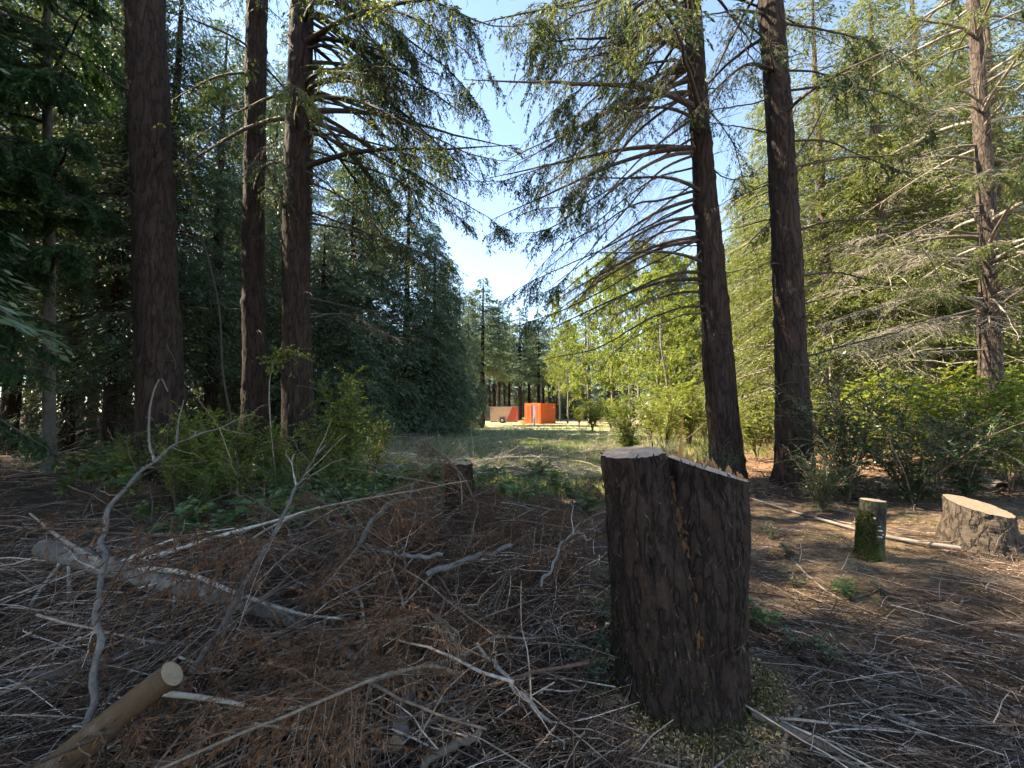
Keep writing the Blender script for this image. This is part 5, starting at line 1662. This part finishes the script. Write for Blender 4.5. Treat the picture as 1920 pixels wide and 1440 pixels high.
log_px('cut_branch', 'forked pale branch with a sawn end lying in dark litter',
       [(743, 1392, 1.78), (757, 1340, 1.92), (766, 1290, 2.08), (768, 1240, 2.3), (772, 1180, 2.6)], [.030, .029, .028, .018, .010], 'log', 'branch', cut=(True, False), seed=13, sides=14, twigs=5,
       side=[([(764, 1300, 2.05), (735, 1285, 2.08), (700, 1275, 2.12), (640, 1262, 2.2)], .017, .008),
             ([(766, 1310, 2.02), (800, 1325, 2.02), (850, 1302, 2.1), (900, 1278, 2.2)], .018, .013),
             ([(762, 1345, 1.9), (790, 1335, 1.9), (812, 1318, 1.95)], .009, .004)])
log_px('fallen_branch', 'grey thumb-thick stick lying under the propped log',
       [(240, 1200, 2.45), (290, 1215, 2.4), (350, 1225, 2.4), (420, 1232, 2.4)], [.03, .03, .028, .025], 'bark_grey', 'branch', seed=15, sides=12)
log_px('fallen_log', 'grey log lying low in the brush near the sawn pole',
       [(-40, 1300, 2.05), (70, 1275, 2.15), (160, 1255, 2.25), (250, 1232, 2.35)], [.045, .043, .04, .035], 'bark_grey', seed=17, sides=14)
log_px('fallen_branch', 'pale stick lying along the brown litter in the middle of the brush',
       [(800, 1078, 2.75), (850, 1060, 2.8), (910, 1040, 2.9), (960, 1022, 3.0)], [.02, .02, .017, .012], 'bark_grey', 'branch', seed=19, sides=10)
log_px('fallen_branch', 'short pale stick beside the thicker pale one in brown litter',
       [(685, 1020, 3.0), (740, 1040, 2.9), (790, 1045, 2.85), (830, 1040, 2.85)], [.012, .013, .014, .012], 'bark_pale', 'branch', seed=21, sides=10)
log_px('fallen_branch', 'thin white crooked branch reaching towards the tall double stump',
       [(1015, 1100, 2.55), (1040, 1050, 2.7), (1055, 1020, 2.8), (1080, 1000, 2.85), (1110, 1010, 2.75)], [.007, .009, .009, .008, .005], 'bark_pale', 'branch', seed=23, sides=8, twigs=6)
log_px('fallen_branch', 'straight pale stick lying on dark litter left of the tall double stump',
       [(895, 1205, 2.15), (930, 1250, 2.05), (985, 1310, 1.92), (1035, 1355, 1.85)], [.008, .011, .012, .007], 'bark_pale', 'branch', seed=25, sides=8, twigs=5)
log_px('fallen_branch', 'long curved purple-grey stick lying over the litter behind the forked branch',
       [(640, 1275, 1.98), (740, 1262, 2.0), (830, 1245, 2.1), (920, 1205, 2.2), (1010, 1195, 2.25)], [.012, .012, .011, .009, .004], 'bark_grey', 'branch', seed=27, sides=8, twigs=6)
log_px('fallen_branch', 'thick weathered stick lying from litter to forked branch',
       [(900, 1370, 1.78), (850, 1400, 1.72), (800, 1440, 1.66), (760, 1480, 1.6)], [.014, .016, .017, .018], 'bark_tan', 'branch', seed=29, sides=10, twigs=4)
a_ = [G(1398, 935), G(1480, 962), G(1560, 985), G(1640, 1008), G(1740, 1028), G(1846, 1044)]
path = np.array(a_); path[:, 2] += .035
t = thing('fallen_branch', 'long straight white stick lying behind the slim mossy stump', 'branch', tuple(path[0]))
m, v, q = log_mb(path + np.array([0, .1, 0]), [.012, .016, .018, .02, .022, .024], 10, 33, .05, 40)
m.build('bark', M['bark_pale'], t); cap_mesh(v[-1], nrm(q[-1, :3] - q[-2, :3])).build('broken_end', M['cut'], t)
path = np.array([G(2050, 960), G(1960, 930), G(1890, 905), G(1850, 880)]); path[:, 2] += .12
t = thing('fallen_log', 'grey log lying in shade behind the wide flared stump', 'log', tuple(path[0]))
m, v, q = log_mb(path + np.array([0, 1.2, 0]), [.14, .14, .13, .12], 16, 35, .06, 30)
m.build('bark', M['bark_grey'], t); cap_mesh(v[-1], nrm(q[-1, :3] - q[-2, :3])).build('sawn_end', M['cut'], t)
for k, (lab, pp, r) in enumerate([
    ('long brown stick slanting away from the foot of the tall double stump', [(1410, 1345), (1480, 1380), (1560, 1420), (1640, 1480)], .02),
    ('pale grey stick running down the sawdust floor, second from the wide stump', [(1610, 1235), (1680, 1275), (1745, 1305), (1830, 1360)], .010),
    ('thick grey stick at the far end of the sawdust floor', [(1770, 1290), (1850, 1325), (1930, 1360), (2020, 1400)], .016),
    ('straight brown stick half sunk in sawdust', [(1600, 1312), (1660, 1340), (1740, 1375)], .014),
    ('grey stick crossing the mossy patch of floor', [(1560, 1200), (1640, 1195), (1715, 1198)], .008),
    ('short thick stub of wood lying on the floor', [(1700, 1430), (1725, 1415)], .02),
    ('thin white forked twig in the weeds beside the tall double stump', [(1435, 1005), (1470, 1050), (1490, 1100), (1500, 1130)], .007),
    ('grey stick leaning through weeds behind the tall double stump', [(1480, 1045), (1530, 1095), (1575, 1125)], .009),
    ('short brown stick standing against the tall double stump foot', [(1500, 1330), (1470, 1400), (1480, 1440)], .012)]):
    path = np.array([G(*p) for p in pp]); path[:, 2] += r * .9
    t = thing('fallen_branch', lab, 'branch', tuple(path[0]))
    m, v, q = log_mb(path, [r, r * 1.1, r * .8] if len(pp) > 2 else [r, r], 9, 50 + k, .06, 24)
    m.build('bark', M['twig_grey' if k % 2 else 'stick_brown'], t)
    cap_mesh(v[-1], nrm(q[-1, :3] - q[-2, :3])).build('broken_end', M['cut'], t)


# ------------------------------------------------------------------ slash: loose branches, one by one
def slash_variant(L, r0, ntw, wig=.12, sag=.08):
    w = MB()
    n = 14
    t = np.linspace(0, 1, n)
    pth = np.stack([L * (t - .5), np.cumsum(rng.normal(0, wig * L / n, n)), np.cumsum(rng.normal(0, wig * .6 * L / n, n)) + sag * L * np.sin(t * 3.14)], 1)
    pth[:, 1] -= pth[:, 1].mean()
    tubes(w, pth[None], (r0 * (1 - .75 * t))[None], 6)
    p_, T_ = at(pth, .12 + .86 * rng.random(ntw))
    s = np.where(rng.random((ntw, 1)) < .5, -1, 1)
    dd = nrm(T_ * .8 + np.cross(T_, [0, 0, 1.]) * s * .7 + rng.normal(0, .3, (ntw, 3)))
    l_ = L * rng.uniform(.08, .34, ntw)
    u = np.linspace(0, 1, 7)
    S = p_[:, None, :] + dd[:, None, :] * u[None, :, None] * l_[:, None, None] + np.cumsum(rng.normal(0, .012, (ntw, 7, 3)), 1)
    S[:, 0] = p_
    tubes(w, S, np.ones((ntw, 1)) * r0 * .33 * (1 - .65 * u)[None], 4)
    return w


SLASH = [slash_variant(rng.uniform(1.2, 2.4), rng.uniform(.005, .011), int(rng.integers(12, 26))).mesh('fallen_branch', M['twig']) for _ in range(12)]
STICK = [slash_variant(rng.uniform(.5, 1.5), rng.uniform(.004, .009), int(rng.integers(1, 6)), .07, .0).mesh('stick', M['twig']) for _ in range(12)]
ARCH = [slash_variant(rng.uniform(1.4, 2.4), rng.uniform(.0045, .008), int(rng.integers(8, 18)), .16, .12).mesh('fallen_branch', M['twig']) for _ in range(10)]
POLE = [slash_variant(rng.uniform(2.2, 4.5), rng.uniform(.014, .028), int(rng.integers(12, 26)), .06, .05).mesh('slash_pole', M['twig_grey']) for _ in range(8)]


def pile(x, y):
    return np.exp(-((x + 1.9) / 2.3) ** 2 - ((y - 3.2) / 2.0) ** 2) * .16 + .06 + .32 * np.exp(-((x + .5) / 1.5) ** 2 - ((y - 4.4) / 1.3) ** 2)


MARKS = [('the propped grey log', (330, 1098, 2.85)), ('the sawn pole', (250, 1330, 1.6)), ('the forked sawn branch', (757, 1330, 1.95)), ('the small reddish stump', (862, 930, 5.8)),
         ('the tall double stump', (1150, 1300, 2.2)), ('the thick broken branch', (660, 1040, 2.9)), ('the leafy undergrowth', (450, 930, 5.0)), ('the long bent grey branch', (180, 1180, 1.8)),
         ('the pale stick in brown litter', (880, 1050, 2.85)), ('the drooping hemlock', (60, 900, 6.5)), ('the slash field', (900, 860, 12)), ('the low grey log', (80, 1280, 2.1))]
MARKS = [(n_, P(*q_)) for n_, q_ in MARKS]


def near_mark(x, y):
    return min(MARKS, key=lambda m_: (m_[1][0] - x) ** 2 + (m_[1][1] - y) ** 2)[0]


FLOOR = [('the slim mossy stump', (1630, 1060, 4.2)), ('the wide low stump', (1830, 1060, 4.3)), ('the tall double stump', (1420, 1200, 2.6)), ('the long straight white stick', (1500, 975, 5.3)),
         ('the green sprouts', (1560, 1160, 3.1)), ('the long brown stick', (1520, 1400, 1.9)), ('the dark evergreen bushes', (1650, 930, 6.3)), ('the mossy patch of floor', (1800, 1250, 2.6))]
FLOOR = [(n_, P(*q_)) for n_, q_ in FLOOR]


def near_floor(x, y):
    return min(FLOOR, key=lambda m_: (m_[1][0] - x) ** 2 + (m_[1][1] - y) ** 2)[0]


def drop(name, me, x, y, lift, tilt, label, cat, group, scale=1.0, az=None):
    o = bpy.data.objects.new(name, me)
    C.objects.link(o)
    o.location = (x, y, float(hgt(x, y)) + lift)
    o.rotation_euler = (rng.uniform(0, 6.283), rng.normal(0, tilt), rng.uniform(0, 6.283) if az is None else az)
    o.rotation_mode = 'XYZ'
    o.scale = (scale,) * 3
    return tag(o, label, cat, group)


for k in range(170):
    px, py = rng.uniform(-250, 1130), rng.uniform(925, 1560)
    p = G(px, py)
    if p[0] > .0 and p[1] < 3.2 or p[1] < 1.3: continue
    drop('fallen_branch', SLASH[k % 12], p[0], p[1], rng.uniform(.02, 1.0) * float(pile(p[0], p[1])), .22,
         'thin twiggy dead branch tangled in the brush near ' + near_mark(p[0], p[1]), 'branch', 'thin dead branches near ' + near_mark(p[0], p[1]), rng.uniform(.5, 1.0),
         rng.normal(R(40), .6) if rng.random() < .55 else None)
for k in range(60):
    px, py = rng.uniform(-100, 1050), rng.uniform(960, 1500)
    p = G(px, py)
    if p[0] > -.1 and p[1] < 3.3 or p[1] < 1.75: continue
    drop('fallen_branch', ARCH[k % 10], p[0], p[1], rng.uniform(.10, .28), .28,
         'long arching dead branch rising out of the brush near ' + near_mark(p[0], p[1]), 'branch', 'arching branches near ' + near_mark(p[0], p[1]), rng.uniform(.7, 1.15), rng.normal(R(40), .45))
for k in range(230):
    px, py = rng.uniform(1330, 2150), rng.uniform(930, 1500)
    p = G(px, py)
    drop('stick', STICK[k % 12], p[0], p[1], rng.uniform(.004, .03), .03, 'thin dead stick lying flat on the floor near ' + near_floor(p[0], p[1]), 'stick',
         'thin sticks near ' + near_floor(p[0], p[1]), rng.uniform(.5, 1.1), rng.normal(R(-25), .5) if rng.random() < .6 else None)
for k in range(90):
    px, py = rng.uniform(560, 1180), rng.uniform(806, 905)
    p = G(px, py)
    drop('slash_pole', POLE[k % 8], p[0], p[1], rng.uniform(.04, .3), .07, 'grey felled branch lying in the slash field of the clearing', 'branch',
         'grey felled branches across the clearing', rng.uniform(.6, 1.2), rng.normal(0, .5) if rng.random() < .65 else None)
for k in range(26):
    px, py = rng.uniform(-150, 260), rng.uniform(800, 900)
    p = G(px, py)
    drop('slash_pole', POLE[k % 8], p[0], p[1], rng.uniform(.04, .3), .06, 'grey felled pole in the litter under the hemlock', 'branch',
         'grey felled poles under the hemlock', rng.uniform(.7, 1.2), rng.normal(.2, .4))

# dead brown boughs
DEAD = []
for _ in range(7):
    w, f = MB(), MB()
    grow(bough_path(rng.uniform(.9, 1.5), .15, .35), .010, .003, w, f, t0=.12, sec=.40, gap=.035, hang=.35, el=.026, ew=.0055, dens=3.2, r_sec=.0022)
    DEAD.append((w.mesh('branch', M['stick_brown']), f.mesh('dead_needles', M['dead'])))
GD = 'brown dead boughs in the slash'
spots = [(880, 960), (920, 985), (850, 1000), (960, 970), (1000, 1000), (1040, 985), (900, 1040), (980, 1040), (840, 950), (1060, 1030), (20, 960), (60, 985), (-40, 950), (110, 960), (10, 1000), (80, 940),
         (350, 1000), (400, 1010), (440, 1030), (470, 1000), (520, 1040), (380, 1040), (730, 1110), (740, 1150), (760, 1180), (720, 1080), (930, 1340), (880, 1320), (960, 1300), (860, 1350),
         (640, 1010), (600, 1060), (680, 1060), (1080, 960), (800, 1020), (560, 1000), (950, 1100), (1000, 1150), (1050, 1120), (850, 1160), (820, 1230), (700, 1200), (900, 1200), (640, 1170),
         (790, 900), (1100, 910), (700, 800), (770, 800), (740, 795), (820, 802), (30, 880), (150, 900)]
spots += [(rng.uniform(250, 1100), rng.uniform(930, 1330)) for _ in range(60)]
spots += [(rng.uniform(420, 900), rng.uniform(980, 1300)) for _ in range(34)]
spots += [(rng.uniform(800, 1100), rng.uniform(905, 1010)) for _ in range(26)]
for k, (px, py) in enumerate(spots):
    p = G(px + rng.normal(0, 20), py + rng.normal(0, 12) + 60)
    if -3.3 < p[0] < -.9 and 1.7 < p[1] < 3.4 and abs(p[1] - 2.25 - .38 * (-1 - p[0])) < .55 or p[1] < 1.85 or p[0] > -.2 and p[1] < 3.3: continue
    wv, fv = DEAD[k % 7]
    t = thing('dead_bough', 'bough of rust-brown dead needles lying near ' + near_mark(p[0], p[1]), 'bough', (p[0], p[1], p[2] + rng.uniform(.05, .3) * (1 if py > 880 else .5) + .6 * float(pile(p[0], p[1]) - .06)), 'brown dead boughs near ' + near_mark(p[0], p[1]),
              (rng.normal(0, .4), rng.uniform(-.6, .7), rng.uniform(0, 6.283)))
    t.scale = (rng.uniform(.7, 1.2),) * 3
    b = place('branch', wv, t); place('dead_needles', fv, b)


# ------------------------------------------------------------------ stuff: what nobody could count
def twig_mass(name, label, pxr, pyr, n, lr, rr, lift, mat='twig', az=None, flat=.18, filt=None, bend=.10):
    b = MB()
    pts = []
    while len(pts) < n:
        px, py = rng.uniform(*pxr), rng.uniform(*pyr)
        r = ray(px, py)
        if r[2] > -.02: continue
        tt = CAMZ / -r[2]
        x, y = r[0] * tt, r[1] * tt
        if filt and not filt(x, y): continue
        pts.append((x, y))
    pts = np.array(pts)
    L = rng.uniform(*lr, n); a = rng.uniform(0, 6.283, n) if az is None else np.where(rng.random(n) < .5, rng.normal(az, .5, n), rng.uniform(0, 6.283, n))
    el = rng.normal(0, flat, n)
    d = np.stack([np.cos(a) * np.cos(el), np.sin(a) * np.cos(el), np.sin(el)], 1)
    u = np.linspace(-.5, .5, 6)
    perp = nrm(np.cross(d, [0, 0, 1.]))
    z0 = hgt(pts[:, 0], pts[:, 1]) + lift(pts[:, 0], pts[:, 1]) * rng.random(n)
    c = np.column_stack([pts, z0])
    cv = rng.normal(0, bend, n); cz = rng.normal(.0, bend * .7, n)
    S = c[:, None, :] + d[:, None, :] * (u[None, :, None] * L[:, None, None]) + perp[:, None, :] * ((cv * L)[:, None] * (1 - 4 * u ** 2)[None])[..., None]
    S[:, :, 2] += (cz * L)[:, None] * (1 - 4 * u ** 2)[None]
    S += np.cumsum(rng.normal(0, .01, S.shape), 1) * L[:, None, None] * .6
    gz = hgt(S[:, :, 0], S[:, :, 1]) + .004
    S[:, :, 2] = np.maximum(S[:, :, 2], gz)
    r0 = rng.uniform(*rr, n)
    tubes(b, S, r0[:, None] * np.linspace(1, .45, 6)[None], 3)
    # forked side twigs
    m = n
    i = rng.integers(0, n, m)
    q, tq = at_batch(S, i, .2 + .75 * rng.random(m))
    dd = nrm(tq * .8 + rng.normal(0, .5, (m, 3)))
    l2 = L[i] * rng.uniform(.15, .4, m)
    uu = np.linspace(0, 1, 4)
    S2 = q[:, None, :] + dd[:, None, :] * uu[None, :, None] * l2[:, None, None] + np.cumsum(rng.normal(0, .007, (m, 4, 3)), 1)
    S2[:, :, 2] = np.maximum(S2[:, :, 2], hgt(S2[:, :, 0], S2[:, :, 1]) + .004)
    tubes(b, S2, (r0[i] * .55)[:, None] * np.linspace(1, .4, 4)[None], 3)
    o = b.build(name, M[mat])
    return tag(o, label, None, None, 'stuff')


no_stump = lambda x, y: (x - .91) ** 2 + (y - 2.36) ** 2 > .36
twig_mass('slash_twigs', 'tangle of thin dead twigs covering the brush pile', (-320, 1120), (915, 1650), 5800, (.25, 1.1), (.0018, .0055), lambda x, y: pile(x, y) * 1.05, filt=no_stump, az=R(38))
twig_mass('slash_twigs', 'thin dead twigs strewn over the sawdust floor', (1120, 2250), (925, 1650), 4400, (.12, .6), (.0015, .0045), lambda x, y: .03 + 0 * x, az=R(-25), flat=.06, filt=no_stump, bend=.05)
twig_mass('slash_twigs', 'grey twig debris across the clearing', (450, 1260), (800, 915), 2400, (.5, 1.8), (.004, .010), lambda x, y: .24 + 0 * x, mat='twig_grey', az=0, flat=.12)
twig_mass('slash_twigs', 'grey twig debris under the hemlock', (-400, 560), (800, 925), 1300, (.4, 1.5), (.004, .009), lambda x, y: .2 + 0 * x, mat='twig', az=.2, flat=.12)
twig_mass('slash_twigs', 'brown twig debris among the right-hand bushes', (1380, 2300), (845, 935), 1000, (.3, 1.2), (.003, .008), lambda x, y: .18 + 0 * x, az=.1, flat=.15)


def scatter(name, label, pxr, pyr, n, ln, wd, mat, lift=.012, tilt=.5, filt=None, clump=None, oval=False):
    pts = []
    while len(pts) < n:
        px, py = rng.uniform(*pxr, 4000), rng.uniform(*pyr, 4000)
        for a, c in zip(px, py):
            r = ray(a, c)
            if r[2] > -.015: continue
            tt = CAMZ / -r[2]; x, y = r[0] * tt, r[1] * tt
            if filt and not filt(x, y): continue
            pts.append((x, y))
    pts = np.array(pts[:n])
    c = np.column_stack([pts, hgt(pts[:, 0], pts[:, 1]) + rng.random(n) * lift + .003])
    a = rng.uniform(0, 6.283, n)
    d = np.stack([np.cos(a), np.sin(a), rng.normal(0, tilt * .4, n)], 1)
    b = MB()
    leaves(b, c, d, np.array([0, 0, 1.]) + rng.normal(0, tilt, (n, 3)), ln * (.5 + rng.random(n)), wd * (.5 + rng.random(n)), 0, None, .2, 'oval' if oval else 'diamond')
    return tag(b.build(name, M[mat]), label, None, None, 'stuff')


scatter('leaf_litter', 'dark dead leaves covering the ground under the brush', (-320, 1180), (930, 1650), 26000, .035, .018, 'litter', .05, .7)
scatter('leaf_litter', 'brown needle and leaf litter on the open floor', (1100, 2250), (930, 1650), 38000, .03, .009, 'litter', .02, .5)
saw = lambda x, y: (np.sin(x * 2.1 + 1) * np.cos(y * 1.7 + x) + .5 * np.sin(x * 5 + y * 4)) > .1 or (x - .95) ** 2 + (y - 2.1) ** 2 < .35
scatter('wood_chips', 'tan wood chips scattered in drifts over the floor', (1130, 2250), (940, 1650), 22000, .018, .008, 'chips', .012, .5, saw)
scatter('wood_chips', 'orange sawdust and chips heaped round the tall double stump', (1080, 1480), (1230, 1600), 16000, .018, .008, 'chips', .02, .6, lambda x, y: .06 < (x - .93) ** 2 + (y - 2.2) ** 2 < .42)
scatter('leaf_litter', 'reddish litter under the right-hand trees', (1180, 2300), (845, 940), 9000, .07, .04, 'litter', .05, .6)


def grass(name, label, pxr, pyr, n, ln, filt=None):
    b = MB()
    r_ = []
    while len(r_) < n:
        px, py = rng.uniform(*pxr), rng.uniform(*pyr)
        r = ray(px, py); tt = CAMZ / -r[2]; x, y = r[0] * tt, r[1] * tt
        if filt and not filt(x, y): continue
        k = rng.integers(6, 14)
        r_ += [(x + rng.normal(0, .10), y + rng.normal(0, .10)) for _ in range(k)]
    pts = np.array(r_[:n])
    c = np.column_stack([pts, hgt(pts[:, 0], pts[:, 1])])
    leaves(b, c, np.array([0, 0, 1.]) + rng.normal(0, .35, (n, 3)), rng.normal(0, 1, (n, 3)) * [1, 1, .1], ln * (.5 + rng.random(n)), .012 + .01 * rng.random(n))
    return tag(b.build(name, M['grass']), label, None, None, 'stuff')


grass('grass', 'pale dry grass tufts in the clearing', (600, 1330), (797, 895), 40000, .27)
grass('grass', 'low green weeds between the small stump and the slash field', (640, 1180), (868, 935), 16000, .16)
grass('grass', 'sparse grass at the right-hand edge of the clearing', (1150, 1700), (803, 860), 9000, .22)
